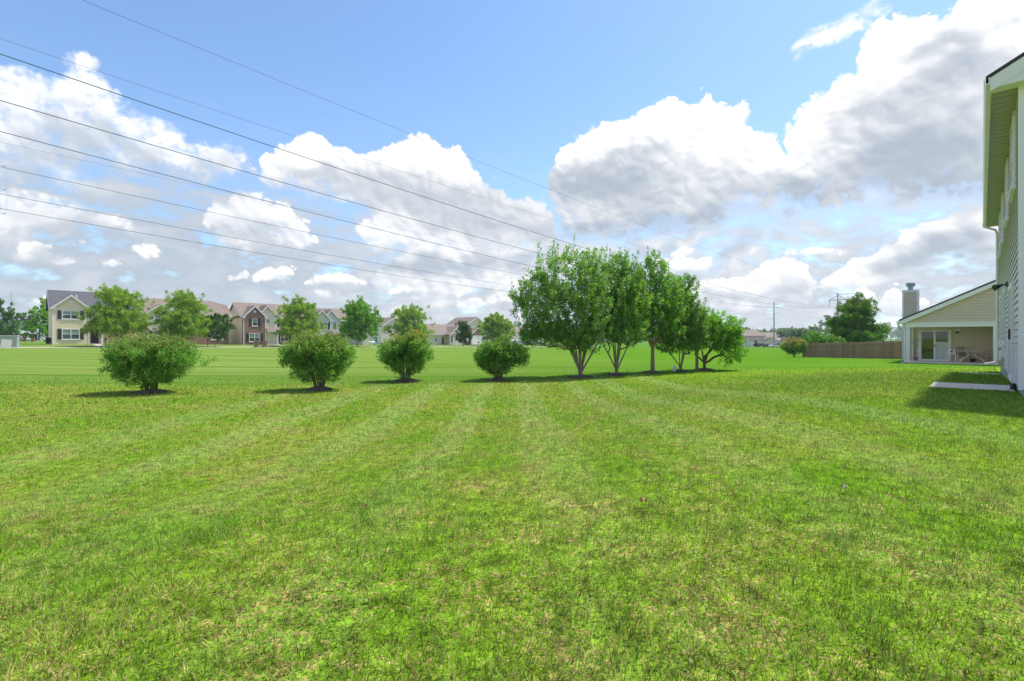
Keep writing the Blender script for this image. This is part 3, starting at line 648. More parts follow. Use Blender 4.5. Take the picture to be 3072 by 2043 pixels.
tree('peach_tree','low leaning tree with a drooping right side, last of the tree row','tree',9.6,24.3,L,
     [[(0,0,-.05),(-.02,0,.35),(-.1,0,.9),(-.2,0,1.7),(-.1,0,2.4)],[(0,0,-.05),(0,0,.3),(.15,0,.8),(.5,.05,1.4),(1.0,.05,1.9)],
      [(0,0,-.05),(.02,0,.35),(.3,0,.5),(.42,0,.62)],[(0,0,-.05),(-.03,0,.4),(-.3,.1,.7),(-.42,.1,.78)],[(0,0,-.05),(.02,0,.7),(.8,0,1.5),(1.5,0,1.3)]],
     560,54,.32,.06,.10,[(.095,.265,.020),(.380,.670,.085)],.115,25,group='trees in a row at the lawn edge',bark='darkbark',step=.22,updir=.25,shell=.36,zmin=.4,droop=.35,
     extra_tips=[(1.75,0,2.35,.4),(1.9,0,2.45,.3),(1.6,0,2.3,.35),(.2,0,2.95,.45),(.9,0,2.75,.45),(-.6,0,2.6,.4),(1.5,0,.75,.3),(1.15,0,.62,.3)],aspect=.36)
# mulch where the turf has been dug away round the stems
def mulch():
    b=MB(); rng=random.Random(4)
    for x,y,r in((-10.6,14.3,.45),(-5.97,15.07,.36),(-3.94,18.1,.5),(-.53,18.4,.42),(2.77,19.8,.52),(4.5,21.0,.44),(6.49,22.5,.46),(8.1,23.4,.42),(9.6,24.3,.5)):
        n=22; z=tz(x,y); rr=[r*(.75+.4*rng.random()) for _ in range(n)]; o=len(b.v)
        for f,h in((1.,.008),(.75,.05),(.4,.09)):
            for k in range(n):
                a=2*math.pi*k/n; b.v.append((x+math.cos(a)*rr[k]*f,y+math.sin(a)*rr[k]*f,z+h+(rng.random()*.03 if f<1 else 0)))
        b.v.append((x,y,z+.11))
        for l in range(2):
            for k in range(n): b.f.append((o+l*n+k,o+l*n+(k+1)%n,o+(l+1)*n+(k+1)%n,o+(l+1)*n+k))
        for k in range(n): b.f.append((o+2*n+k,o+2*n+(k+1)%n,o+3*n))
        for _ in range(70):       # loose chips
            a=rng.random()*6.28; q=r*math.sqrt(rng.random())*1.05; cx,cy=x+math.cos(a)*q,y+math.sin(a)*q; zz=z+.015+.09*max(0,1-q/r)
            b.box(-.035,-.012,-.006,.035,.012,.008,Matrix.Translation((cx,cy,zz+.02))@Matrix.Rotation(rng.random()*6.28,4,'Z')@Matrix.Rotation(rng.uniform(-.5,.5),4,'X'))
    tag(b.build('mulch',M['mulch']),kind='stuff')
mulch()
# street trees along the pavement and further off
LOC=[(.190,.325,.034),(.460,.630,.095)]; MAP=[(.100,.270,.022),(.320,.600,.055)]; DRK=[(.065,.180,.045),(.180,.350,.100)]
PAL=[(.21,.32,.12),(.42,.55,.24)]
def rtree(name,label,x,y,h,w,pal,seed,n=340,per=60,clumps=90,lobes=None,bare=.24,trunk=.13,group='young trees planted along the pavement',size=None,
          flat=.45,tipcol=None,lean=0,csig=None,stems=None,dz=0,leafm='farleaf',bark='bark',zmin=None,updir=.4,up=.5):
    rng=random.Random(seed); D=math.hypot(x,y); w*=.90
    if lobes is None:
        c=h*(1+bare)/2; lobes=[(lean,0,c-.06*h,w/2,w/2,h*(1-bare)*.45),(lean*1.4,0,h*.78,w*.35,w*.35,h*.19),(lean,0,h*.36,w*.46,w*.46,h*.16)]
    if stems is None:
        stems=[[(0,0,-.1),(0,0,h*bare*.6),(lean*.3,0,h*.35),(lean,0,h*.6),(lean,0,h*.85)]]
        for i in range(6):
            a=i*1.05+rng.random(); s=w*.3
            stems.append([(0,0,-.1),(0,0,h*(bare+.04*i)),(math.cos(a)*s*.5,math.sin(a)*s*.5,h*(bare+.1+.05*i)),(math.cos(a)*s,math.sin(a)*s,h*(bare+.18+.07*i))])
    return tree(name,label,'tree',x,y,lobes,stems,n,per,.02*h+.2,.055*w**.6,size or max(.13,D*.0021),pal,trunk,seed,group,clumps=clumps,csig=csig or w*.10,
         leafm=leafm,step=.5,updir=updir,flat=flat,sides=5,tipcol=tipcol,tiptop=(.5,.9,.4) if tipcol else None,zmin=zmin or h*bare*.75,shell=.5,dz=dz,bark=bark,aspect=.6,up=up,smin=.05)
def street(px,q):
    t=(px-1536)/1460; d=q/(-.7193*t+.6947); return t*d,d
for px,q,h,w,pal,seed,label,nm,kw in (
  (352,88,8.4,7.6,LOC,31,'airy honey locust with layered sprays before the cream house','honey_locust_tree',dict(clumps=90,n=700,bare=.12)),
  (548,87,8.7,7.2,LOC,32,'bushy honey locust hiding most of the brown-roofed house','honey_locust_tree',dict(n=720,clumps=100,bare=.10)),
  (645,88,6.3,5.0,[(.05,.13,.025),(.15,.27,.06)],33,'small round tree on a dark trunk just left of the brick house','ash_tree',dict(n=220,bare=.26,clumps=40)),
  (898,88,9.0,7.6,LOC,34,'yellow-green honey locust hiding the right half of the brick house','honey_locust_tree',dict(n=720,clumps=90,bare=.16)),
  (1072,88,9.2,7.6,MAP,35,'deep green maple with a dense crown and forked trunk near two white cars','maple_tree',dict(n=720,clumps=90,bare=.22,flat=.7)),
  (1228,88,9.0,9.2,LOC,36,'honey locust spreading in two broad tiers above the egg-shaped bush','honey_locust_tree',dict(n=620,bare=.12,
     lobes=[(0,0,6.6,3.2,3,1.9),(.3,0,3.8,4.6,4.2,1.3),(-.2,0,8.0,1.6,1.6,.8),(.4,0,2.7,3.8,3.5,.8)])),
  (1390,88,5.9,3.7,[(.05,.115,.025),(.12,.21,.05)],37,'small oval tree with a thin trunk before the bungalow garage','pear_tree',dict(n=200,clumps=90,bare=.22,flat=1.0)),
  (1492,88,8.4,8.4,LOC,38,'honey locust in flat layers above the smallest bush','honey_locust_tree',dict(n=620,clumps=80,bare=.12)),
  (1664,89,7.2,7.0,LOC,39,'honey locust standing half behind the tallest multi-stemmed tree','honey_locust_tree',dict(n=260,bare=.2)),
 ):
    x,y=street(px,q); rtree(nm,label,x,y,h,w,pal,seed,**kw)
for px,D,h,w,pal,seed,label,nm,kw in (
  (4,120,10.0,7.0,DRK,41,'dark green tree at the left edge beside the parked cars','maple_tree',dict(clumps=70,n=260,bare=.1,flat=.8)),
  (138,104,8.6,7.2,MAP,42,'green tree growing behind the left end of the cream house','maple_tree',dict(clumps=90,n=260,bare=.08,flat=.8)),
  (70,215,12.0,9.0,[(.05,.10,.03),(.13,.21,.07)],43,'pale rounded tree between the far white house and the mast','maple_tree',dict(n=160,bare=.1)),
  (437,125,10.6,7.5,DRK,44,'dark treetop behind the white house right of the honey locust','maple_tree',dict(n=200,bare=.1,flat=.8)),
  (2568,62,8.7,6.6,[(.065,.190,.020),(.230,.440,.050)],45,'large layered maple with red-brown tips behind the wooden fence','maple_tree',dict(n=900,clumps=90,per=60,bare=.10,tipcol=(.30,.21,.07),csig=.42,size=.17,
      lobes=[(0,0,2.3,2.8,2.6,1.4),(-.2,0,3.9,2.35,2.2,1.3),(.1,0,5.4,1.8,1.7,1.2),(.15,0,6.7,1.05,1.0,.85)])),
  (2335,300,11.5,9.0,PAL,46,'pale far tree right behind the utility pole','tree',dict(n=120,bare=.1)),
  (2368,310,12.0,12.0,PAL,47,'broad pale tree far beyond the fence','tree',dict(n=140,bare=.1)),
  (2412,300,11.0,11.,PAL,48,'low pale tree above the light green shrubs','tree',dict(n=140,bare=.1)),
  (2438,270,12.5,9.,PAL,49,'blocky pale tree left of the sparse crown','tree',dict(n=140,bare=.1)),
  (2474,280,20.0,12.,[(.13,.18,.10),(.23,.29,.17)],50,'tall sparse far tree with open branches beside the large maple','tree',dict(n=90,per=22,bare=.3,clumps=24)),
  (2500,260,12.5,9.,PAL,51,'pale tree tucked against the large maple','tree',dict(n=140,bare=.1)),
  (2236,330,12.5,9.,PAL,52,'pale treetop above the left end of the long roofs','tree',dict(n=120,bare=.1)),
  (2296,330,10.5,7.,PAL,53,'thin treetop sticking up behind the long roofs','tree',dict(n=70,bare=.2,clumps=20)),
  (2352,215,6.8,7.0,[(.07,.14,.04),(.15,.24,.08)],54,'darker green tree low beside the last townhouse','tree',dict(n=120,bare=.05)),
  (2395,190,6.6,8.0,[(.07,.14,.04),(.16,.26,.08)],55,'darker green tree behind the red-tipped bush','tree',dict(n=120,bare=.05)),
 ):
    t=(px-1536)/1460; k=dict(group='trees beyond the houses and the fence'); k.update(kw)
    rtree(nm,label,t*D,D,h,w,pal,seed,**k)
def shrub(nm,label,cat,px,D,h,w,pal,seed,n=120,per=40,size=.12,tipcol=None,lobes=None,group=None,dep=None,leafm='leaf',bark='darkbark',tt=(.35,.8,.8)):
    t=(px-1536)/1460; rng=random.Random(seed); dep=dep or w*.8
    lobes=lobes or [(0,0,h*.55,w/2,dep/2,h*.42)]
    return tree(nm,label,cat,t*D,D,lobes,fan(rng,8,h*.6,w*.25,.06,.4),n,per,.2,.07,size,pal,.03,seed,group,bark=bark,step=.2,updir=.5,tipcol=tipcol,tiptop=tt if tipcol else None,
        crown='foliage',wood='stems',zmin=.12*h,leafm=leafm,shell=.36)
shrub('burning_bush','burning bush with rust-red top at the end of the wooden fence','shrub',2382,45.6,1.75,2.2,BUSH,61,n=330,per=44,size=.085,tipcol=(.46,.25,.13),group='round burning bushes on the lawn',tt=(.25,.75,.85))
shrub('shrub','light green shrub poking over the left end of the fence','shrub',2440,50,2.5,2.6,[(.10,.24,.03),(.24,.42,.09)],62,n=150,per=36,size=.14)
shrub('shrub','light green shrub behind the fence, next to the large maple','shrub',2494,50,2.1,2.6,[(.09,.22,.03),(.22,.40,.09)],63,n=150,per=36,size=.14)
shrub('shrub','dark green hedge-like shrub before the far garages','shrub',2205,205,4.6,10.0,[(.04,.10,.02),(.11,.20,.04)],64,n=150,per=40,size=.4,dep=5)
shrub('cone_shrub','small cone-shaped evergreen shrub beside the far pickup','shrub',2268,205,3.0,2.3,[(.02,.06,.012),(.05,.11,.02)],65,n=60,per=40,size=.3,lobes=[(0,0,.8,1.0,1.,.8),(0,0,1.9,.5,.5,.9)])
# distant wood closing the horizon all round: nobody could count its trees
def treeline():
    rng=np.random.default_rng(8); n=5200
    a=np.radians(rng.uniform(-75,75,n)); D=rng.uniform(560,900,n)
    x=D*np.sin(a); y=D*np.cos(a); hh=(7+5*rng.random(n))*(1+.35*np.sin(a*31)+.25*np.sin(a*77+1))
    z=terrain(x,y); P=np.stack([x,y,z+hh*rng.random(n)**.6],1)
    D_=unit(rng.normal(0,1,(n,3))+np.array([0,0,.6]))
    o=leaf_mesh(rng,P,D_,16,3.,1.6,2.6,[(.09,.14,.07),(.18,.25,.13)],'treeline',M['farleaf'],None); tag(o,kind='stuff')
treeline()
# ------------------------------------------------------------ house kit (front faces -y, x to the right)
def window(parent,x,z,w,h,y=0,n=1,sill=True,pale_top=True,rows=2,fr=.09,shut=0,name='window',nx=(0,-1)):
    """w,h outer size, x,z lower left corner on the plane y; faces -y (or +y when nx=(0,1))"""
    s=nx[1]; f=MB(); Y=lambda d:y+s*d
    def bx(a,b,c,d,o0,o1): f.box(a,min(Y(o0),Y(o1)),b,c,max(Y(o0),Y(o1)),d)
    bx(x,z,x+fr,z+h,-.02,.05); bx(x+w-fr,z,x+w,z+h,-.02,.05)
    bx(x+fr,z,x+w-fr,z+fr,-.02,.048); bx(x+fr,z+h-fr,x+w-fr,z+h,-.02,.048)
    pw=(w-fr*2)/n
    for i in range(1,n): bx(x+fr+pw*i-.05,z+fr,x+fr+pw*i+.05,z+h-fr,-.02,.046)
    if rows==2:
        for i in range(n): bx(x+fr+pw*i+(.05 if i else 0),z+h*.5-.03,x+fr+pw*(i+1)-(.05 if i<n-1 else 0),z+h*.5+.03,-.02,.04)
    if sill: bx(x-.06,z-.07,x+w+.06,z-.003,-.02,.09)
    o=f.build(name,M['white'],parent)
    g=MB(); zz=z+h*.5
    def pl(mb,a,b,c,d): mb.quad((a,Y(.012),b),(c,Y(.012),b),(c,Y(.012),d),(a,Y(.012),d)) if s<0 else mb.quad((c,Y(.012),b),(a,Y(.012),b),(a,Y(.012),d),(c,Y(.012),d))
    if pale_top and rows==2:
        pl(g,x+fr*.6,z+fr*.6,x+w-fr*.6,zz); g.build('pane',M['pane'],o)
        g2=MB(); pl(g2,x+fr*.6,zz,x+w-fr*.6,z+h-fr*.6); g2.build('pane',M['blind'],o)
    else: pl(g,x+fr*.6,z+fr*.6,x+w-fr*.6,z+h-fr*.6); g.build('pane',M['pane'],o)
    for side in range(shut):
        b=MB(); sx=x-.06-.42 if side==0 else x+w+.06
        y0,y1=sorted((Y(0),Y(.05))); b.box(sx,y0,z,sx+.42,y1,z+h)
        yy=Y(.065)
        for k in range(2):
            za=z+.08+k*h*.5; y2,y3=sorted((Y(.05),yy)); b.box(sx+.06,y2,za,sx+.36,y3,za+h*.5-.16)
        b.build('shutter',M['shutter'],parent)
    return o
def gable_roof(parent,x0,x1,y0,y1,ze,zr,m,ov=.35,axis='x',th=.14,name='roof',trim=True):
    """two slopes over the box; ridge along axis"""
    b=MB(); t=MB()
    if axis=='x':
        ym=(y0+y1)/2; sl=(zr-ze)/(ym-y0)
        for s,ye in((1,y0),(-1,y1)):
            ye2=ye-s*ov; z2=ze-sl*ov
            poly=[(x0-ov,ye2,z2),(x0-ov,ym,zr),(x0-ov,ym,zr+th),(x0-ov,ye2,z2+th)]
            b.prism(poly,(x1-x0+2*ov,0,0))
            if trim:
                for xe in(x0-ov-.03,x1+ov): t.prism([(xe,ye2,z2-.16),(xe,ym,zr-.16),(xe,ym,zr+th*.7),(xe,ye2,z2+th*.7)],(.03,0,0))
                t.box(x0-ov,min(ye2,ye2-s*.06),z2-.1,x1+ov,max(ye2,ye2-s*.06),z2+th*.8)
    else:
        xm=(x0+x1)/2; sl=(zr-ze)/(xm-x0)
        for s,xe in((1,x0),(-1,x1)):
            xe2=xe-s*ov; z2=ze-sl*ov
            b.prism([(xe2,y0-ov,z2),(xm,y0-ov,zr),(xm,y0-ov,zr+th),(xe2,y0-ov,z2+th)],(0,y1-y0+ov,0))
            if trim: t.prism([(xe2,y0-ov-.04,z2-.2),(xm,y0-ov-.04,zr-.2),(xm,y0-ov-.04,zr+th*.7),(xe2,y0-ov-.04,z2+th*.7)],(0,.04,0))
    o=b.build(name,m,parent)
    if trim: t.build('trim',M['white'],o)
    return o
def gable_box(parent,x0,x1,y0,y1,ze,zr,m,axis='x',name='wall',z0=-.6):
    b=MB()
    if axis=='x':
        ym=(y0+y1)/2; b.prism([(x0,y0,z0),(x0,y1,z0),(x0,y1,ze),(x0,ym,zr),(x0,y0,ze)],(x1-x0,0,0))
    else:
        xm=(x0+x1)/2; b.prism([(x0,y0,z0),(x1,y0,z0),(x1,y0,ze),(xm,y0,zr),(x0,y0,ze)],(0,y1-y0,0))
    return b.build(name,m,parent)
def corner_trims(parent,pts,z1,z0=-.4,w=.12):
    for x,y in pts:
        b=MB(); b.box(x-w/2,y-.025,z0,x+w/2,y+w,z1); b.build('corner_trim',M['white'],parent)
def bay(parent,x0,x1,ypr,ydeep,ze,zr,wm,rm,returns=True,vent=True):
    gable_box(parent,x0,x1,-ypr,ydeep*.2,ze,zr,wm,'y','bay_wall')
    gable_roof(parent,x0,x1,-ypr,ydeep,ze,zr,rm,.3,'y',name='bay_roof')
    if returns:
        for xa in(x0-.3,x1-.35): b=MB(); b.box(xa,-ypr-.32,ze-.28,xa+.65,-ypr,ze-.13); b.build('cornice_return',M['white'],parent)
    if vent:
        b=MB(); xm=(x0+x1)/2; zv=ze+(zr-ze)*.35; b.box(xm-.22,-ypr-.05,zv,xm+.22,-ypr,zv+.44)
        for k in range(4): b.box(xm-.16,-ypr-.07,zv+.06+k*.09,xm+.16,-ypr-.05,zv+.11+k*.09)
        b.build('gable_vent',M['white'],parent)
def door_part(parent,x,z,w,h,y,m,name='front_door'):
    b=MB(); b.box(x,y-.03,z,x+w,y+.02,z+h); b.box(x+.12,y-.045,z+.2,x+w-.12,y-.03,z+h*.42); b.box(x+.12,y-.045,z+h*.5,x+w-.12,y-.03,z+h-.15)
    o=b.build(name,m,parent); k=MB(); k.box(x+w-.12,y-.09,z+.95,x+w-.06,y-.045,z+1.05); k.build('handle',M['grey_metal'],o)
    f=MB(); f.box(x-.12,y-.05,z,x-.002,y+.02,z+h+.12); f.box(x+w+.002,y-.05,z,x+w+.12,y+.02,z+h+.12); f.box(x-.002,y-.05,z+h+.003,x+w+.002,y+.02,z+h+.12); f.build('frame',M['white'],o)
    return o
def column(parent,x,y,z1,w=.2):
    b=MB(); b.box(x-w/2,y-w/2,-.3,x+w/2,y+w/2,z1); b.box(x-w*.7,y-w*.7,-.3,x+w*.7,y+w*.7,.18); b.box(x-w*.65,y-w*.65,z1-.16,x+w*.65,y+w*.65,z1-.002)
    return b.build('porch_column',M['white'],parent)
def garage(parent,x,w,h,y=0,m='whitewall'):
    b=MB(); b.box(x,y-.03,0,x+w,y+.02,h)
    for r in range(4):
        for c in range(4): b.box(x+.08+c*(w-.1)/4,y-.05,.08+r*h/4,x+(c+1)*(w-.1)/4,y-.03,(r+1)*h/4-.06)
    o=b.build('garage_door',M['whitewall'],parent)
    f=MB(); f.box(x-.14,y-.04,0,x-.002,y+.02,h+.14); f.box(x+w+.002,y-.04,0,x+w+.14,y+.02,h+.14); f.box(x-.002,y-.04,h+.002,x+w+.002,y+.02,h+.14); f.build('frame',M['white'],o)
def vent_pipe(parent,x,y,z):
    b=MB(); b.tube([(x,y,z-.3),(x,y,z+.5)],.09,8); b.build('vent_pipe',M['white'],parent)
def lot(p,q,dz=0): x,y=g2w(p,q); return (x,y,tz(x,y)+dz)
# cream house with slate roof
h=thing('cream_house','cream two-storey house with dark slate roof and front gable, far left of the row','house',lot(4.5,98.9),RZ)
gable_box(h,0,10.4,0,9,5.5,8.25,M['creamwall']); gable_roof(h,0,10.4,0,9,5.5,8.25,M['slateroof'])
bay(h,0.02,4.02,1.6,4.2,5.5,7.3,M['creamwall'],M['slateroof'])
window(h,1.0,3.75,1.95,1.25,-1.6,2,shut=2); window(h,1.0,.75,1.95,1.55,-1.6,2,shut=2)
window(h,4.6,3.6,.95,1.3,0,1); window(h,8.3,3.6,1.0,1.3,0,1); window(h,6.9,.75,1.7,1.5,0,2)
b=MB(); b.prism([(4.05,-1.7,2.75),(4.05,-.02,3.3),(4.05,-.02,3.42),(4.05,-1.7,2.87)],(6.3,0,0)); b.build('porch_roof',M['slateroof'],h)
b=MB(); b.box(4.05,-1.72,2.55,10.35,-1.5,2.748); b.build('porch_beam',M['white'],h)
column(h,5.55,-1.55,2.55); column(h,10.2,-1.55,2.55); door_part(h,4.35,.12,.95,2.05,0,M['door'])
b=MB(); b.box(4.05,-1.7,-.5,10.3,-.01,.1); b.build('porch_floor',M['concrete'],h)
corner_trims(h,[(.03,-1.63),(4.0,-1.63)],5.4); vent_pipe(h,2.9,2.6,7.2)
# white house with brown roof behind
h=thing('white_house','white two-storey house with a brown roof, set back between two honey locusts','house',lot(21,116),RZ)
gable_box(h,-8,4.6,0,9,4.7,7.2,M['whitewall']); gable_roof(h,-8,4.6,0,9,4.7,7.2,M['tanroof'])
window(h,1.7,3.1,1.3,1.3,0,1,shut=0); window(h,3.3,3.1,.9,1.3,0,1); window(h,1.2,.5,1.1,1.5,0,1)
b=MB(); b.prism([(1.4,-1.3,2.35),(1.4,-.02,2.9),(1.4,-.02,3.0),(1.4,-1.3,2.45)],(3.3,0,0)); b.build('porch_roof',M['tanroof'],h)
# brown-roofed house with clipped gables
h=thing('jerkinhead_house','brown-roofed house with clipped gable ends, mostly hidden by honey locusts','house',lot(15.9,101.5),RZ)
gable_box(h,0,12.9,0,9.6,5.5,7.2,M['tanwall'])
b=MB(); X0,X1,Y0,Y1=-.4,13.3,-.4,10.0; zr=8.2; zc=7.35
rid0,rid1=(2.0,4.8,zr),(10.9,4.8,zr)
for s in(0,1):
    e=[(X0,Y0 if s==0 else Y1,5.3),(X1,Y0 if s==0 else Y1,5.3)]; yc=2.9 if s==0 else 6.7
    P=[e[0],e[1],(X1,yc,zc),rid1,rid0,(X0,yc,zc)]
    b.add(P+[(x,y,z-.14) for x,y,z in P],[tuple(range(6)) if s==0 else tuple(range(6))[::-1],tuple(range(6,12))[::-1] if s==0 else tuple(range(6,12))]+[(i,(i+1)%6,6+(i+1)%6,6+i) for i in range(6)])
for xe,rid in((X0,rid0),(X1,rid1)): b.prism([(xe,2.9,zc),(xe,6.7,zc),rid],(0,0,-.12))
b.build('roof',M['tanroof'],h)
b=MB(); b.box(X0,Y0-.06,5.15,X1,Y0,5.32); b.build('fascia',M['white'],h)
bay(h,.25,4.2,1.3,4,5.5,6.9,M['tanwall'],M['tanroof'],vent=False)
gable_box(h,4.25,12.8,-.12,.2,2.7,2.7,M['brick'],name='brick_front')
window(h,1.0,.8,2.0,1.5,-1.3,2,shut=2); window(h,9.9,.75,1.9,1.5,-.12,2); window(h,1.2,3.7,1.8,1.3,-1.3,2); window(h,9.,3.7,1.2,1.3,0,1,shut=2)
corner_trims(h,[(.27,-1.33)],5.4)
# brick-fronted house
h=thing('brick_house','two-storey house with a red brick gable front and beige siding','house',lot(30.7,100.6),RZ)
gable_box(h,0,11.9,0,8.6,5.5,8.1,M['beigewall']); gable_roof(h,0,11.9,0,8.6,5.5,8.1,M['tanroof'])
bay(h,.02,3.9,.9,4.2,5.4,7.35,M['brick'],M['tanroof'])
gable_box(h,2.6,6.2,-.35,2,5.5,7.6,M['beigewall'],'y','gable_wall'); gable_roof(h,2.6,6.2,-.35,4.0,5.5,7.6,M['tanroof'],.3,'y',name='gable_roof')
window(h,1.45,3.55,1.0,1.4,-.9,1,shut=2); window(h,.95,.55,1.95,1.6,-.9,2,shut=2)
window(h,4.3,4.2,.6,.8,-.35,1,sill=False); window(h,6.9,3.5,1.0,1.4,0,1,shut=2); window(h,6.9,.55,1.7,1.6,-.12,2,shut=2)
gable_box(h,3.95,11.8,-.12,.3,2.75,2.75,M['brick'],name='brick_front')
door_part(h,4.0,.1,.95,2.05,-.14,M['black'])
b=MB(); b.prism([(3.95,-1.7,2.75),(3.95,-.14,3.35),(3.95,-.14,3.47),(3.95,-1.7,2.87)],(7.9,0,0)); b.build('porch_roof',M['tanroof'],h)
b=MB(); b.box(3.95,-1.72,2.55,11.8,-1.5,2.748); b.build('porch_beam',M['white'],h); column(h,5.9,-1.55,2.55)
b=MB(); b.box(3.95,-1.7,-.5,11.8,-.15,.08); b.build('porch_floor',M['concrete'],h); corner_trims(h,[(.03,-.93),(3.85,-.93)],5.3)
# pale grey double
h=thing('grey_house','pale grey two-storey house with twin front gables beside the brick house','house',lot(43.6,100.3),RZ)
gable_box(h,0,13.5,0,8.6,5.4,7.9,M['greywall']); gable_roof(h,0,13.5,0,8.6,5.4,7.9,M['tanroof'])
bay(h,.02,3.9,.9,4.2,5.3,7.2,M['greywall'],M['tanroof'])
gable_box(h,2.4,6.1,-.35,2,5.4,7.4,M['greywall'],'y','gable_wall'); gable_roof(h,2.4,6.1,-.35,4.0,5.4,7.4,M['tanroof'],.3,'y',name='gable_roof')
window(h,2.3,3.3,1.0,1.4,-.9,1,shut=2); window(h,4.6,3.9,.9,1.0,-.35,1); window(h,7.6,3.4,1.6,1.3,0,2,shut=2); window(h,1.0,.5,1.9,1.5,-.9,2)
b=MB(); b.prism([(3.95,-1.7,2.6),(3.95,-.02,3.2),(3.95,-.02,3.32),(3.95,-1.7,2.72)],(9.4,0,0)); b.build('porch_roof',M['tanroof'],h)
b=MB(); b.box(3.95,-1.72,2.4,13.3,-1.5,2.598); b.build('porch_beam',M['white'],h); column(h,6.1,-1.55,2.4); column(h,13.2,-1.55,2.4); door_part(h,4.6,.1,.95,2.05,0,M['reddoor'])
corner_trims(h,[(3.85,-.93),(6.05,-.38)],5.2)
# white and tan house
h=thing('white_tan_house','house with one bright white wall and one tan wall behind two white cars','house',lot(73.2,122),RZ)
gable_box(h,0,8.5,0,12,5.2,7.7,M['tanwall'],'y'); gable_roof(h,0,8.5,0,12,5.2,7.7,M['tanroof'],.3,'y')
b=MB(); b.box(-.03,.05,-.3,-.003,12,5.1); b.build('white_wall',M['whitewall'],h)
window(h,.9,3.6,1.6,1.5,0,2)
for yy,zz in((2,3.6),(6,3.6),(2,.5),(5.5,.3),(9,.5)):
    b=MB(); b.box(-.06,yy,zz,-.03,yy+1.5,zz+1.7); o=b.build('window',M['white'],h); b=MB(); b.box(-.075,yy+.1,zz+.1,-.06,yy+1.4,zz+1.6); b.build('pane',M['pane'],o)
# bungalow
h=thing('bungalow','single-storey tan bungalow with white-columned porch and garage','house',lot(76.2,104),RZ)
gable_box(h,0,16.6,0,9.5,2.9,5.5,M['tanwall']); gable_roof(h,0,16.6,0,9.5,2.9,5.5,M['tanroof'])
gable_box(h,6.2,11.6,-1.2,4,2.9,4.9,M['tanwall'],'y','gable_wall'); gable_roof(h,6.2,11.6,-1.2,4.5,2.9,4.9,M['tanroof'],.3,'y',name='gable_roof')
gable_box(h,5.1,7.6,-2.6,-1.0,2.75,3.3,M['tanwall'],'y','porch_gable',z0=2.5); gable_roof(h,5.1,7.6,-2.6,-.5,2.75,3.4,M['tanroof'],.25,'y',name='porch_roof')
column(h,5.3,-2.45,2.5); column(h,7.4,-2.45,2.5); door_part(h,4.3,.1,.95,2.05,0,M['reddoor']); window(h,2.0,.9,.75,1.5,0,1); window(h,6.5,.5,.8,1.9,-1.2,1)
gable_box(h,12.0,17.0,-3.0,3,2.8,4.6,M['brick'],'y','garage_wall'); gable_roof(h,12.0,17.0,-3,4.,2.8,4.6,M['tanroof'],.3,'y',name='garage_roof'); garage(h,12.5,3.9,2.4,-3.0)
# tall tan gable
h=thing('tall_tan_house','tall tan house with a plain broad gable rising behind the bungalow garage','house',lot(102.4,121,-.5),RZ)
gable_box(h,0,12.0,0,11,6.2,9.6,M['tanwall'],'y'); gable_roof(h,0,12,0,11,6.2,9.6,M['tanroof'],.35,'y')
window(h,4.9,4.3,1.9,2.2,0,2); window(h,9.4,.8,1.9,1.8,0,2); corner_trims(h,[(.05,-.01),(11.9,-.01)],6.1)
# house with garage right of it
h=thing('garage_house','brown-roofed house with a brick gable and white garage door beside the tallest tree','house',lot(122,124,-.5),RZ)
gable_box(h,0,15,0,9,5.4,7.6,M['tanwall']); gable_roof(h,0,15,0,9,5.4,7.6,M['farroof'])
bay(h,.1,4.4,1.2,4.2,5.2,7.2,M['brick'],M['tanroof']); garage(h,1.0,2.8,2.3,-1.2); window(h,1.3,3.6,1.6,1.3,-1.2,2); window(h,6.5,3.5,1.8,1.4,0,2); garage(h,6.5,4.6,2.3,0)
# roofs peeping behind the bungalow
h=thing('rear_house','brown roof with a white gable edge peeping over the bungalow','house',lot(110,150,-.6),RZ)
gable_box(h,0,11,0,9,5.6,8.0,M['whitewall']); gable_roof(h,0,11,0,9,5.6,8.0,M['farroof']); bay(h,6,10,1.,4.2,5.4,8.0,M['greywall'],M['farroof'],vent=False)
h=thing('rear_house','long brown roofline behind the bungalow, left of the tall tan gable','house',lot(117,149,-.6),RZ)
gable_box(h,0,12,0,9,5.0,7.2,M['tanwall']); gable_roof(h,0,12,0,9,5.0,7.2,M['farroof'])
# white house far left behind the cars
h=thing('white_house','white house with dark roof and open carport behind the far-left cars','house',(-192,185,tz(-192,185)),RZ)
gable_box(h,-4,9.5,0,9,5.2,7.6,M['whitewall']); gable_roof(h,-4,9.5,0,9,5.2,7.6,M['slateroof']); window(h,4.5,3.6,1.2,1.3,0,1)
b=MB(); b.box(4.,-1.2,2.6,9.4,-.01,2.9); b.build('canopy',M['white'],h); b=MB(); b.box(-1,-.03,0,9,.02,2.5); b.build('garage_opening',M['black'],h)  # flat black panel paints the shade inside the open carport
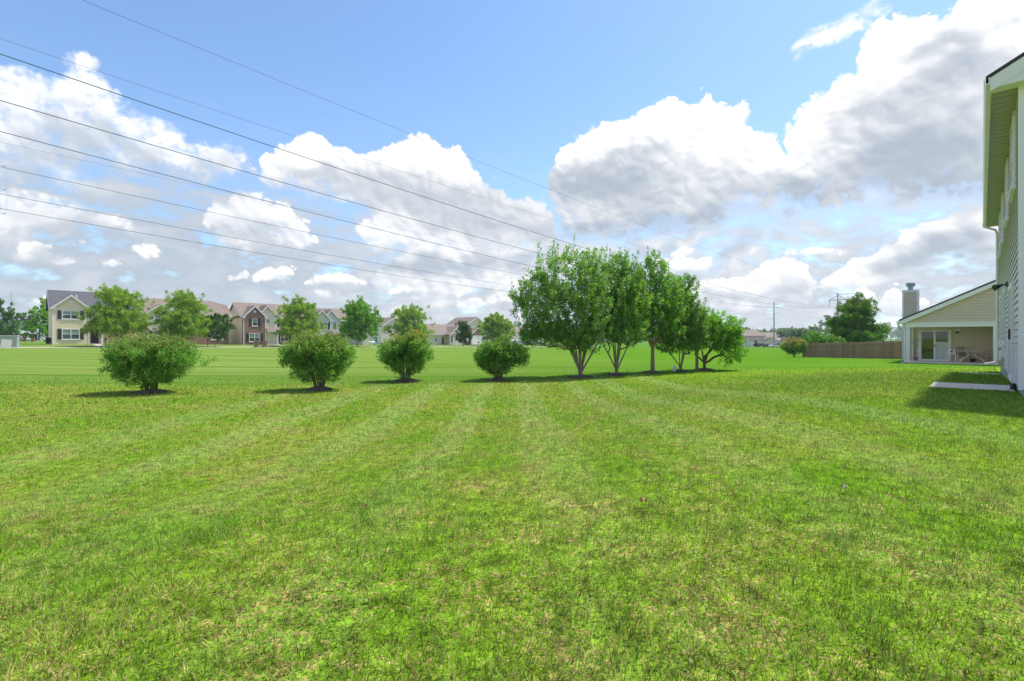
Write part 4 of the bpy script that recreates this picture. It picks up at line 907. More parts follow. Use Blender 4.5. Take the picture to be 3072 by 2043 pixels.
# far townhouse rows on the right
def town(name,label,px,D,w,ng,h2=6.4,rm='tanroof'):
    t=(px-1536)/1460; x=t*D
    r=thing(name,label,'house',(x,D,tz(x,D)),.30)
    gable_box(r,0,w,0,9,h2*.72,h2+.6,M['beigewall']); gable_roof(r,0,w,0,9,h2*.72,h2+.6,M[rm],.4,trim=False)
    gw=w/ng
    for i in range(ng):
        a=i*gw+.1; gable_box(r,a,a+gw*.62,-4.5,0.1,2.8,4.4,M['beigewall'],'y','garage_wall'); gable_roof(r,a,a+gw*.62,-4.5,.5,2.8,4.4,M[rm],.25,'y',name='garage_roof')
        garage(r,a+gw*.08,gw*.46,2.2,-4.5)
    for i in range(ng): window(r,i*gw+gw*.7,3.0,1.3,1.2,0,1,pale_top=False,rows=1,sill=False)
    return r
town('townhouse','long tan townhouse with three gabled garages, left end of the far right terrace',2212,215,14.5,3,6.9)
town('townhouse','shorter townhouse with two garages behind the utility pole',2306,222,8.5,2,6.0)
town('townhouse','small low townhouse at the right end of the far terrace, beside the red car',2342,205,4.0,1,3.4)
# ------------------------------------------------------------ house beside the lawn
def near_house():
    hx,hy=9.76,9.34; z0=.47
    h=thing('two_storey_house','tall taupe house seen along its shaded side wall at the right edge','house',(hx,hy,z0),RZ)
    Lw=16.0; He=6.15; o=.42
    # local: x along the wall away from the viewer, y=+ is out over the lawn, gable end at x=0
    b=MB(); b.laps((0,0,0),(1,0,0),(0,1,0),lambda z:(.06,Lw-.06),.18,He-.14)
    b.quad((0,0,.16),(Lw,0,.16),(Lw,0,He),(0,0,He)); b.box(.002,-9,.16,Lw,-.002,He); b.build('side_wall',M['nearsiding'],h)
    W=9.0; sl=.52; top=lambda z:(.05,W-.05) if z<He else (max(.05,(z-He)/sl),min(W-.05,W-(z-He)/sl))
    b=MB(); b.laps((0,0,0),(0,-1,0),(-1,0,0),top,.18,He+W*sl/2-.05)
    b.prism([(.012,-.01,He-.01),(.012,-W+.01,He-.01),(.012,-W/2,He+W*sl/2-.02)],(Lw-.03,0,0)); b.build('gable_wall',M['nearsiding'],h)
    b=MB(); b.box(-.03,-8.97,-.9,Lw-.03,-.03,.163); b.build('foundation',M['foundation'],h)
    for xx,yy in((-.03,-.085),(Lw-.09,-.085)):
        b=MB(); b.box(xx,yy,.14,xx+.12,yy+.115,He-.14); b.build('corner_trim',M['white'],h)
    # roof
    b=MB(); g=.27; zt=He+.02
    for s in(0,1):
        y0=o+.06 if s==0 else -W-o; y1=-W/2; z_e=zt-.52*.56+.26
        b.prism([(-g-.03,y0,z_e),(-g-.03,y1,zt+W*sl/2+.26),(-g-.03,y1,zt+W*sl/2+.34),(-g-.03,y0,z_e+.08)],(Lw+2*g+.06,0,0))
    b.build('roof',M['asphalt_roof'],h)
    # soffit with perforated ribs, fascia, gutter
    b=MB(); b.box(-g+.03,.0,He-.16,Lw+g,o-.02,He-.14); n=54
    for i in range(n): x=-g+.1+i*(Lw+2*g-.2)/n; b.box(x,.02,He-.168,x+.05,o-.03,He-.16)
    b.build('soffit',M['soffit'],h)
    b=MB(); b.box(-g,o-.02,He-.2,Lw+g,o,He+.04); b.build('fascia',M['white'],h)
    b=MB(); pr=[(o+.002,He-.10),(o+.06,He-.10),(o+.09,He+.0),(o+.09,He+.035),(o+.075,He+.035),(o+.075,He+.0),(o+.05,He-.08),(o+.02,He-.08),(o+.02,He+.03),(o+.002,He+.03)]
    b.prism([(-g-.04,y,z) for y,z in pr],(Lw+2*g+.08,0,0)); b.build('gutter',M['white'],h)
    # raking board on the gable end
    b=MB()
    for s in(0,1):
        ya,yb=(o,-W/2) if s==0 else (-W-o,-W/2); za=zt-.52*.5+.02
        b.prism([(-g-.025,ya,za-.02),(-g-.025,yb,zt+W*sl/2-.02),(-g-.025,yb,zt+W*sl/2+.255),(-g-.025,ya,za+.255)],(.025,0,0))
    b.prism([(-g-.012,o,He-.18),(-g-.012,-.28,He-.18),(-g-.012,-.28,He+.24),(-g-.012,o,He+.0)],(.3,0,0))
    b.build('rake_board',M['white'],h)
    # downspout at the far corner
    b=MB(); x=Lw-.35
    b.tube([(x,o+.06,He-.1),(x,o+.06,He-.22),(x,.12,He-.42),(x,.07,He-.6),(x,.07,.22),(x,.10,.12),(x,.45,.03)],.045,8); b.build('downspout',M['white'],h)
    for xa,w,z,hh in((1.25,1.4,4.35,1.6),(5.0,1.2,4.35,1.6),(9.2,1.2,4.35,1.6),(12.6,.9,4.35,1.6)):
        window(h,xa,z,w,hh,.015,1,nx=(0,1),fr=.11)
    for xa,w,z,hh in((7.6,1.4,.95,1.75),(11.2,1.4,.95,1.75)): window(h,xa,z,w,hh,.015,1,nx=(0,1),fr=.11)
    # patio door
    f=MB(); xa,w,z,hh=1.9,1.85,.15,2.25
    f.box(xa,0,z,xa+.13,.07,z+hh); f.box(xa+w-.13,0,z,xa+w,.07,z+hh); f.box(xa+.13,0,z+hh-.13,xa+w-.13,.068,z+hh); f.box(xa+.13,0,z,xa+w-.13,.068,z+.1)
    f.box(xa+w/2-.05,0,z+.1,xa+w/2+.05,.05,z+hh-.13); d=f.build('patio_door',M['white'],h)
    g_=MB(); g_.quad((xa+w-.13,.02,z+.1),(xa+.13,.02,z+.1),(xa+.13,.02,z+hh-.13),(xa+w-.13,.02,z+hh-.13)); g_.build('pane',M['slider_glass'],d)
    k=MB(); k.box(xa+w/2+.07,.05,z+.95,xa+w/2+.1,.09,z+1.2); k.build('handle',M['black'],d)
    # twin flood lamp, dryer vent, tap, cable
    b=MB(); cx,cz=5.6,2.62
    b.tube([(cx,.01,cz),(cx,.06,cz)],.07,12); b.tube([(cx,.05,cz),(cx,.14,cz-.02)],.02,8); o1=b.build('flood_light',M['black'],h)
    for s in(-1,1):
        b=MB(); a=Vector((cx+s*.05,.14,cz-.02)); d_=Vector((s*.55,.8,-.35)).normalized()
        b.tube([a,a+d_*.06,a+d_*.07,a+d_*.19],[.03,.035,.05,.075],12); b.build('lamp_head',M['black'],o1)
    b=MB(); b.box(8.75,.01,.24,9.0,.09,.52); b.box(8.78,.09,.24,8.97,.14,.42); b.build('dryer_vent',M['beigeplastic'],h)
    b=MB(); b.tube([(11.0,.01,.75),(11.0,.09,.75),(11.0,.12,.70)],.018,8); b.box(10.97,.05,.77,11.03,.11,.80); b.build('garden_tap',M['grey_metal'],h)
    b=MB(); b.tube([(1.6,.045,.15),(1.6,.045,.0)],.05,8); b.tube([(1.6,.045,0),(1.6,.16,-.06)],.05,8); b.build('drain_pipe',M['black'],h)
    def slab(name,label,x0,x1,yo,hgt):
        P=[(x0,.02),(x1,.02),(x1,yo),(x0,yo)]; c,s=E1; W_=[(hx+c*x-s*y,hy+s*x+c*y) for x,y in P]
        zz=max(tz(*w) for w in W_[2:])+hgt; b=MB(); b.prism([(x,y,zz-.25) for x,y in W_],(0,0,.25)); o=b.build(name,M['concrete'],bevel=.02); tag(o,label,'slab')
    slab('concrete_slab','bare concrete patio slab under the near house patio door',1.3,2.95,1.42,.015)
    slab('concrete_slab','thin low concrete slab farther along the near house, before the downspout',12.2,12.9,1.1,.0)
near_house()
# ------------------------------------------------------------ house with a covered patio
def porch_house():
    hx,hy=25.6,31.5; z0=-.05
    h=thing('porch_house','tan house with covered patio, sloping shed gable and a boxed chimney','house',(hx,hy,z0),RZ)
    W=4.05; D=2.6; H=2.62; th=.30
    # local: x away along the street, y to the left; patio front at x=0, y from 0 (left) to -W
    b=MB(); b.prism([(-.12,.2,-.5),(-.12,-W-.1,-.5),(-.12,-W-.1,.15),(-.12,.2,.15)],(D+.1,0,0)); b.build('patio_floor',M['concrete'],h)
    for y in(-.02,-W+.02):
        b=MB(); b.box(.0,y-.09,.09,.18,y+.09,H); b.box(-.02,y-.11,.09,.2,y+.11,.2); b.build('post',M['white'],h)
    b=MB(); b.box(-.015,-W-.12,H-.26,.2,.14,H); b.box(-.06,-W-.14,H-.002,.2,.18,H+.06); b.build('beam',M['white'],h)
    sl=.50; top=lambda z:(0,W+9) if z<H else (max(0,(z-H-.02)/sl),W+6.5)
    b=MB(); b.laps((0,.12,0),(0,-1,0),(-1,0,0),lambda z:(max(.05,(z-H-.05)/sl),W+.25),H+.06,H+2.45,.175)
    b.prism([(.004,.1,H+.05),(.004,-W-.2,H+.05),(.004,-W-.2,H+2.2),(.004,.06,H+.09)],(.15,0,0)); b.build('gable_wall',M['siding'],h)
    b=MB(); b.laps((D,-.05,0),(0,-1,0),(-1,0,0),lambda z:(0,W),.1,H,.175); b.box(D+.002,-W-6,-.6,D+9,-.05,H+.05); b.build('back_wall',M['siding'],h)
    b=MB(); b.box(.2,-W-6,-.6,D-.0,-W-.1,H+.0); b.laps((.2,-W-.1,0),(1,0,0),(0,1,0),lambda z:(0,D-.2),.1,H,.175); b.build('side_wall',M['siding'],h)
    b=MB(); b.box(.16,-W-.12,H-.04,D,.1,H-.01); b.build('ceiling',M['white'],h)
    b=MB(); y0,y1=.42,-7.2; za=H+.06-.30*sl+.03; zb=za+(y0-y1)*sl
    b.prism([(-.28,y0,za+.2),(-.28,y1,zb+.2),(-.28,y1,zb+.30),(-.28,y0,za+.30)],(12.,0,0))
    b.prism([(-.28,y1-7.6,za+.2),(-.28,y1,zb+.2),(-.28,y1,zb+.30),(-.28,y1-7.6,za+.30)],(12.,0,0)); b.build('roof',M['asphalt_roof'],h)
    b=MB(); b.prism([(-.26,y0,za-.06),(-.26,y1,zb-.06),(-.26,y1,zb+.198),(-.26,y0,za+.198)],(.05,0,0)); b.build('rake_board',M['white'],h)
    b=MB(); b.prism([(-.21,y0,za-.0),(-.21,y1,zb-.0),(-.21,y1,zb+.03),(-.21,y0,za+.03)],(.25,0,0)); b.build('soffit',M['white'],h)
    b=MB(); b.box(-.3,y0+.002,za+.05,11.6,y0+.11,za+.2); b.build('gutter',M['white'],h)
    b=MB(); b.tube([(-.12,y0+.06,za+.06),(-.12,y0+.06,za-.05),(-.04,.16,za-.3),(-.03,.13,za-.45),(-.03,.13,.15),(-.03,.2,.06),(-.08,.42,.02)],.042,8); b.build('downspout',M['white'],h)
    b=MB(); b.tube([(D-.06,-.1,.1),(D-.06,-.1,H-.02)],.05,8); b.tube([(D-.06,-.1,H-.18),(D-.06,-.6,H-.1)],.04,8); b.build('downspout',M['beigeplastic'],h)
    b=MB(); b.box(D+.1,-.06,-.4,D+.24,.0,H-.02); b.build('corner_trim',M['white'],h)
    # sliding door in the back wall
    f=MB(); ya,yb,z,hh=-.36,-2.02,.1,2.1; X=D-.03
    f.box(X-.05,ya-.1,z,X+.02,ya,z+hh); f.box(X-.05,yb,z,X+.02,yb+.1,z+hh); f.box(X-.048,yb+.1,z+hh-.08,X+.02,ya-.1,z+hh); f.box(X-.048,yb+.1,z,X+.02,ya-.1,z+.16)
    d=f.build('sliding_door',M['white'],h); ym=(ya+yb)/2
    f=MB(); f.box(X-.04,ym-.05,z+.16,X,ym+.05,z+hh-.08); f.box(X-.03,ya-.16,z+.16,X,ya-.102,z+hh-.08); f.box(X-.03,yb+.102,z+.16,X,yb+.16,z+hh-.08); f.build('sash',M['white'],d)
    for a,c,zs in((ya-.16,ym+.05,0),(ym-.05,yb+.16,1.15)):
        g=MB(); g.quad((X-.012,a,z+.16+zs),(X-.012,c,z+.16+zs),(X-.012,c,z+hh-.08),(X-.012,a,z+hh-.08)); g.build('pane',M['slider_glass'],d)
        if zs: g=MB(); g.quad((X-.012,a,z+.16),(X-.012,c,z+.16),(X-.012,c,z+.16+zs),(X-.012,a,z+.16+zs)); g.build('pane',M['paleblind'],d)  # lower part of the right pane: reflection painted as a pale quad
    k=MB(); k.box(X-.1,ym-.03,z+1.0,X-.04,ym+.02,z+1.12); k.build('handle',M['black'],d)
    # wall lamp
    b=MB(); b.box(X-.02,-2.42,1.98,X+.02,-2.22,2.24); o=b.build('wall_lamp',M['white'],h)
    b=MB(); b.lathe([(.03,.12),(.07,.10),(.09,.0),(.0,.0)],12,(X-.1,-2.32,1.99)); b.build('lamp_shade',M['black'],o)
    b=MB(); b.box(D-.03,-.28,.75,D+.0,-.2,.9); b.build('outlet_box',M['white'],h)
    # chimney chase
    x0,x1,y0c,y1c=7.6,8.35,.05,.95; zt=5.3
    b=MB(); b.box(x0,y0c,-.6,x1,y1c,zt); b.laps((x0,y1c-.08,0),(0,-1,0),(-1,0,0),lambda z:(0,.74),.1,zt-.12,.175)
    b.laps((x0+.08,y0c,0),(1,0,0),(0,-1,0),lambda z:(0,x1-x0-.16),2.2,zt-.12,.175); ch=b.build('chimney',M['siding'],h)
    b=MB()
    for xx,yy in((x0-.045,y1c-.085),(x0-.045,y0c-.045),(x1-.085,y0c-.045)): b.box(xx,yy,-.4,xx+.107,yy+.107,zt-.1)
    b.box(x0-.05,y0c-.05,zt-.1,x1+.05,y1c+.05,zt+.06); b.build('trim',M['white'],ch)
    b=MB(); cx,cy=(x0+x1)/2,(y0c+y1c)/2; b.lathe([(.17,zt+.05),(.17,zt+.38)],16,(cx,cy,0)); b.lathe([(.27,zt+.34),(.27,zt+.42),(.28,zt+.42),(.28,zt+.46),(.27,zt+.46),(.27,zt+.54),(.28,zt+.54),(.28,zt+.60),(.22,zt+.66)],16,(cx,cy,0)); b.build('flue_cap',M['grey_metal'],ch)
    # furniture on the patio
    def at(x,y): c,s=E1; return (hx+c*x-s*y,hy+s*x+c*y,z0+.15)
    t=thing('patio_table','beige oval patio table on curved legs under the patio roof','table',at(1.25,-3.0),RZ+.1)
    b=MB(); n=28; b.prism([(math.cos(2*math.pi*i/n)*.62,math.sin(2*math.pi*i/n)*.85,.70) for i in range(n)],(0,0,.03)); b.build('tabletop',M['tabletop'],t,bevel=.008)
    for sx in(-1,1):
        for sy in(-1,1):
            b=MB(); b.tube([(sx*.36,sy*.55,.02),(sx*.33,sy*.50,.14),(sx*.24,sy*.36,.27),(sx*.12,sy*.2,.36),(sx*.1,sy*.15,.5),(sx*.13,sy*.2,.70)],.027,8); b.build('leg',M['chair_metal'],t)
    b=MB(); b.tube([(-.1,-.15,.45),(-.1,.15,.45),(.1,.15,.45),(.1,-.15,.45),(-.1,-.15,.45)],.014,6); b.build('stretcher',M['chair_metal'],t)
    def chair(label,x,y,rz):
        c=thing('patio_chair',label,'chair',at(x,y),rz,'sling chairs on the covered patio')
        b=MB(); b.quad((-.24,-.24,.41),(.24,-.24,.43),(.24,.24,.43),(-.24,.24,.41)); b.box(-.24,-.24,.405,.24,.24,.412); b.build('seat',M['mesh_fabric'],c)
        b=MB(); b.prism([(-.25,-.23,.44),(-.25,.23,.44),(-.40,.23,.96),(-.40,-.23,.96)],(.012,0,.004)); b.build('backrest',M['mesh_fabric'],c)
        for s in(-1,1):
            y_=s*.26
            b=MB(); b.tube([(.30,y_,.0),(.27,y_,.40),(.24,y_,.60),(.12,y_,.64),(-.28,y_,.62)],.021,8); b.tube([(-.32,y_,.0),(-.2,y_,.42)],.021,8); b.tube([(-.2,y_,.42),(-.42,y_,1.0)],.021,8); b.tube([(-.2,y_,.42),(.27,y_,.42)],.021,8); b.build('side_frame',M['chair_metal'],c)
        b=MB(); b.tube([(-.42,-.26,1.0),(-.42,.26,1.0)],.021,8); b.build('back_rail',M['chair_metal'],c)
    chair('sling patio chair behind the table, nearer the sliding door',1.95,-2.55,RZ+math.pi+.25)
    chair('sling patio chair at the right end of the table by the post',1.55,-3.85,RZ+1.75)
    s=thing('side_table','small white-topped metal stand left of the patio table','stand',at(.95,-2.05),RZ)
    b=MB(); b.box(-.2,-.24,.52,.2,.24,.55); b.build('tabletop',M['chair_metal'],s)
    for sx in(-1,1):
        for sy in(-1,1): b=MB(); b.tube([(sx*.19,sy*.23,0),(sx*.18,sy*.22,.52)],.021,8); b.build('leg',M['chair_metal'],s)
    r=thing('radio','white boxy radio with a round dark dial on the small stand','radio',(at(.95,-2.05)[0],at(.95,-2.05)[1],z0+.15+.55),RZ)
    b=MB(); b.box(-.08,-.16,0,.08,.14,.22); b.build('case',M['white'],r,bevel=.01); b=MB(); b.tube([(-.08,-.05,.11),(-.092,-.05,.11)],.07,14); b.build('dial',M['black'],r)
    g=thing('bucket','black bucket lying under the patio table','bucket',(*at(1.5,-3.05)[:2],z0+.15),RZ)
    b=MB(); b.lathe([(.10,0),(.12,.02),(.16,.2),(.17,.2),(.17,.22),(.15,.22)],14); b.build('body',M['black'],g)
    v=thing('flower_pot','brown clay pot at the patio corner under the downspout','pot',at(D-.45,-.22),0)
    b=MB(); b.lathe([(.09,0),(.13,.2),(.15,.2),(.15,.25),(.12,.25)],14); b.build('pot',mat('clay_pot',(.28,.17,.11),.8,.15,6),v)
    b=MB(); rr=random.Random(2)
    for i in range(7):
        a=rr.random()*6.28; b.tube([(0,0,.22),(math.cos(a)*.05,math.sin(a)*.05,.7),(math.cos(a)*.16,math.sin(a)*.16,1.2+.3*rr.random()),(math.cos(a)*.34,math.sin(a)*.34,1.35+.2*rr.random())],.006,5)
    b.build('dry_stems',M['darkbark'],v)
porch_house()
# ------------------------------------------------------------ shadow-board fence
def fence():
    A=(27.2,45.6); B=(33.9,41.6); L=math.dist(A,B); ux,uy=(B[0]-A[0])/L,(B[1]-A[1])/L; nx,ny=-uy,ux
    if ny>0: nx,ny=-nx,-ny       # n points to the viewer
    r=thing('wooden_fence','weathered wooden shadow-board fence running from the red-topped bush to the chimney','fence',(A[0],A[1],0),0)
    def P(s,o): return (ux*s+nx*o,uy*s+ny*o)
    def bar(b,s0,s1,o0,o1,z0,z1,z0b=None,z1b=None):
        z0b=z0 if z0b is None else z0b; z1b=z1 if z1b is None else z1b
        p=[(*P(s0,o0),z0),(*P(s1,o0),z0b),(*P(s1,o1),z0b),(*P(s0,o1),z0),(*P(s0,o0),z1),(*P(s1,o0),z1b),(*P(s1,o1),z1b),(*P(s0,o1),z1)]
        b.add(p,[(0,1,2,3),(7,6,5,4),(0,4,5,1),(1,5,6,2),(2,6,7,3),(3,7,4,0)])
    g=lambda s:tz(A[0]+ux*s,A[1]+uy*s)
    zt=lambda s:1.12+(1.42-1.12)*s/L
    rng=random.Random(9); w=.118; pitch=.208
    for nm,off in(('front_boards',0),('rear_boards',1)):
        b=MB(); rn=[]; s=off*pitch/2; i=0
        while s<L-w:
            o0=.05 if off==0 else -.07
            k=rng.uniform(-.004,.004); t=zt(s)+rng.uniform(-.012,.012)
            bar(b,s+k,s+w+k,o0,o0+.018,g(s)+.02,t); rn+=[rng.random()]*6; s+=pitch; i+=1
        o=b.build(nm,M['fence'],r); a=o.data.attributes.new('rnd','FLOAT','FACE'); a.data.foreach_set('value',rn)
    for f in(.12,.5,.88):
        b=MB()
        n=8
        for i in range(n):
            s0,s1=L*i/n,L*(i+1)/n; za=g(s0)+(zt(s0)-g(s0))*f; zb=g(s1)+(zt(s1)-g(s1))*f
            bar(b,s0,s1,-.05,.048,za-.045,za+.045,zb-.045,zb+.045)
        o=b.build('rail',M['fence'],r); a=o.data.attributes.new('rnd','FLOAT','FACE'); a.data.foreach_set('value',[.4]*len(o.data.polygons))
    n=4
    for i in range(n):
        s=.02+(L-.12)*i/(n-1); b=MB(); bar(b,s,s+.09,-.16,-.075,g(s)-.3,zt(s)-.04); o=b.build('post',M['fence'],r); a=o.data.attributes.new('rnd','FLOAT','FACE'); a.data.foreach_set('value',[.5]*6)
fence()
# ------------------------------------------------------------ power lines
def gz(p,q): x,y=g2w(p,q); return (x,y,tz(x,y))
def hframe(label,p,q,zt,zarm,zins,arm=5.35,sp=2.75,mid=0):
    x,y,z=gz(p,q); r=thing('transmission_tower',label,'pylon',(x,y,z),RZ,'H-frame towers of the power line'); T=zt-z; A=zarm-z; I=zins-z
    for s in(-1,1): b=MB(); b.tube([(0,s*sp,-.5),(0,s*sp,T)],[.30,.17],10); b.build('pole',M['grey_metal'],r)
    b=MB(); b.box(-.12,-arm,A-.1,.12,arm,A+.1); b.build('crossarm',M['grey_metal'],r)
    b=MB(); b.tube([(0,-sp,T-.6),(0,sp,T-.6)],.09,6); b.build('top_brace',M['grey_metal'],r)
    for s in(-1,1):
        b=MB(); b.tube([(0,s*sp,T-.9),(0,s*arm,A)],.08,6); b.tube([(0,s*sp,T-.9),(0,0,A)],.08,6); b.tube([(0,s*sp,T-.4),(0,s*(sp+.9),T+.15)],.07,6); b.build('knee_brace',M['grey_metal'],r)
        b=MB(); b.tube([(0,s*sp,A-2.8),(0,-s*sp,A-9.5)],.07,6); b.build('cross_brace',M['grey_metal'],r)
    for yy in(-arm+.05,0,arm-.05):
        b=MB(); pts=[(0,yy,A-.05)]; rad=[.05]
        n=8
        for i in range(n): zz=A-.2-(A-.2-I)*i/n; pts+=[(0,yy,zz),(0,yy,zz-.06)]; rad+=[.12,.05]
        pts.append((0,yy,I)); rad.append(.05); b.tube(pts,rad,6); b.build('insulator',M['insul'],r)
hframe('H-frame steel transmission tower with a crossarm rising behind the large maple',203.6,33.9,17.7,15.2,13.0)
hframe('small distant H-frame tower seen beside the chimney of the porch house',375,33.9,9.6,8.2,6.4)
def steel_pole(label,p,q,zt,arms,side=1,alen=1.9,group='single power poles'):
    x,y,z=gz(p,q); r=thing('utility_pole',label,'pole',(x,y,z),RZ,group); T=zt-z
    b=MB(); b.tube([(0,0,-.4),(0,0,T)],[.36,.17],12); b.build('pole',M['grey_metal'],r)
    b=MB(); b.tube([(0,0,-.2),(0,0,.5)],.42,12); b.build('base_collar',M['grey_metal'],r)
    for za,s in arms:
        b=MB(); Z=za-z; pts=[(0,s*.3,Z-.12),(0,s*.9,Z-.04)]; rad=[.06,.06]
        for i in range(6): yy=s*(.95+i*.16); pts+=[(0,yy,Z-.03),(0,yy+s*.05,Z-.03)]; rad+=[.13,.06]
        pts.append((0,s*alen,Z)); rad.append(.08); b.tube(pts,rad,8); b.build('insulator_arm',M['insul'],r)
steel_pole('grey steel utility pole with three side insulators standing alone in the far field',220.5,62.0,16.6,[(14.5,-1),(13.0,1),(12.0,-1)])
steel_pole('thin far utility pole with many short arms above the fence end',560,60,15.5,[(14.5,-1),(13.3,-1),(12.1,-1),(10.9,-1)],alen=2.6)
def corner_pole():       # stands just outside the picture; its jumper loop reaches in
    p,q=-3.4,60.5; x,y,z=gz(p,q); r=thing('utility_pole','power pole just outside the left edge whose jumper cable shows below the wires','pole',(x,y,z),RZ,'single power poles')
    b=MB(); b.tube([(0,0,-.4),(0,0,19.5-z)],[.5,.26],12); b.build('pole',M['grey_metal'],r)
    tips=[]
    for za in(16.4,14.4,12.35):
        Z=za-z; b=MB(); b.tube([(.2,0,Z+.25),(3.0,-.0,Z+.02),(3.1,0,Z+.0),(3.25,0,Z)],[.014,.010,.03,.03],6); b.build('insulator_arm',M['insul'],r); tips.append((3.3,0,Z))
    b=MB(); b.tube([(.2,0,19-z),tips[0]],.006,5); b.tube([tips[0],(3.26,0,(tips[0][2]+tips[1][2])/2),tips[1],(3.28,0,(tips[1][2]+tips[2][2])/2),tips[2],(1.2,0,tips[2][2]-.9)],.006,5); b.build('jumper_cable',M['insul'],r)
corner_pole()
WIRES=[('topmost thin shield wire crossing the sky to the H-frame tower',31.15,(2.27e-4,-.048118,18.0046),-22,203.6,.010),
('second thin shield wire, just above the darkest cable at the left edge',36.65,(2.2e-4,-.0421,17.15),-22,203.6,.009),
('darkest highest conductor from the left edge to the H-frame tower',28.6,(3.63e-4,-.076072,13.1),-22,203.6,.021),
('second dark conductor, below the darkest cable and above the third','x',33.9,(3.63e-4,-.0742,13.0)),
('third dark conductor, lowest of the three running to the H-frame tower','x',39.2,(3.93e-4,-.0791,13.06)),
('faint hair-thin shield wire between the third and fourth dark cables','x',60,(1.08e-4,-.03162,18.26)),
('fourth conductor, highest of the three running to the lone steel pole','x',60,(2.47e-4,-.0625,16.15)),
('fifth conductor, middle one of the three running to the lone steel pole','x',60,(2.73e-4,-.0637,13.85)),
('lowest conductor of all crossing the sky to the lone steel pole','x',60,(2.72e-4,-.0631,12.6))]
def wire(label,q,c,p0,p1,r,q1=None,name='power_line',group='wires of the overhead power line'):
    b=MB(); n=64; pts=[]
    for i in range(n+1):
        p=p0+(p1-p0)*i/n; qq=q if q1 is None else q+(q1-q)*i/n; x,y=g2w(p,qq); pts.append((x,y,c[0]*p*p+c[1]*p+c[2]))
    b.tube(pts,r,6); tag(b.build(name,M['wire']),label,'power line',group)
for w in WIRES:
    if w[1]!='x': wire(w[0],w[1],w[2],w[3],w[4],w[5])
    else:
        q,c=w[2],w[3]; pe=203.6 if q<50 else 220.5; rr=.021 if q<50 else (.009 if c[2]>18 else .020)
        wire(w[0],q,c,-22 if q<50 else -3.4,pe,rr,None if q<50 else (60.1 if c[2]==13.85 else 63.9-0) if False else None)
def span(label,p0,q0,z0,p1,q1,z1,sag,r):
    n=48; pts=[]
    for i in range(n+1):
        f=i/n; x,y=g2w(p0+(p1-p0)*f,q0+(q1-q0)*f); pts.append((x,y,z0+(z1-z0)*f-4*sag*f*(1-f)))
    b=MB(); b.tube(pts,r,6); tag(b.build('power_line',M['wire']),label,'power line','wires of the overhead power line')
span('wire leaving the lone steel pole to the right, uppermost of two',220.5,60.1,14.5,560,58,14.5,5,.018)
span('wire leaving the lone steel pole to the right, lower of two',220.5,60.1,12.0,560,58,12.1,5,.018)
span('wire leaving the H-frame tower toward the small distant tower',203.6,28.6,13.0,375,28.6,6.5,4,.02)
# radio mast
t=(34-1536)/1460; D=300; x,y=t*D,D
r=thing('radio_mast','hair-thin lattice radio mast standing far off at the left','mast',(x,y,tz(x,y)),0)
b=MB(); Hm=(1015-872)/1460*D+1.6-tz(x,y)
for k in range(3):
    a=k*2.094; b.tube([(math.cos(a)*.25,math.sin(a)*.25,0),(math.cos(a)*.2,math.sin(a)*.2,Hm)],.035,4)
b.build('legs',M['grey_metal'],r)
b=MB(); n=40
for i in range(n):
    for k in range(3):
        a,c=k*2.094,(k+1)*2.094; z0,z1=Hm*i/n,Hm*(i+1)/n; b.tube([(math.cos(a)*.23,math.sin(a)*.23,z0),(math.cos(c)*.23,math.sin(c)*.23,z1)],.02,3)
b.build('lattice',M['grey_metal'],r)
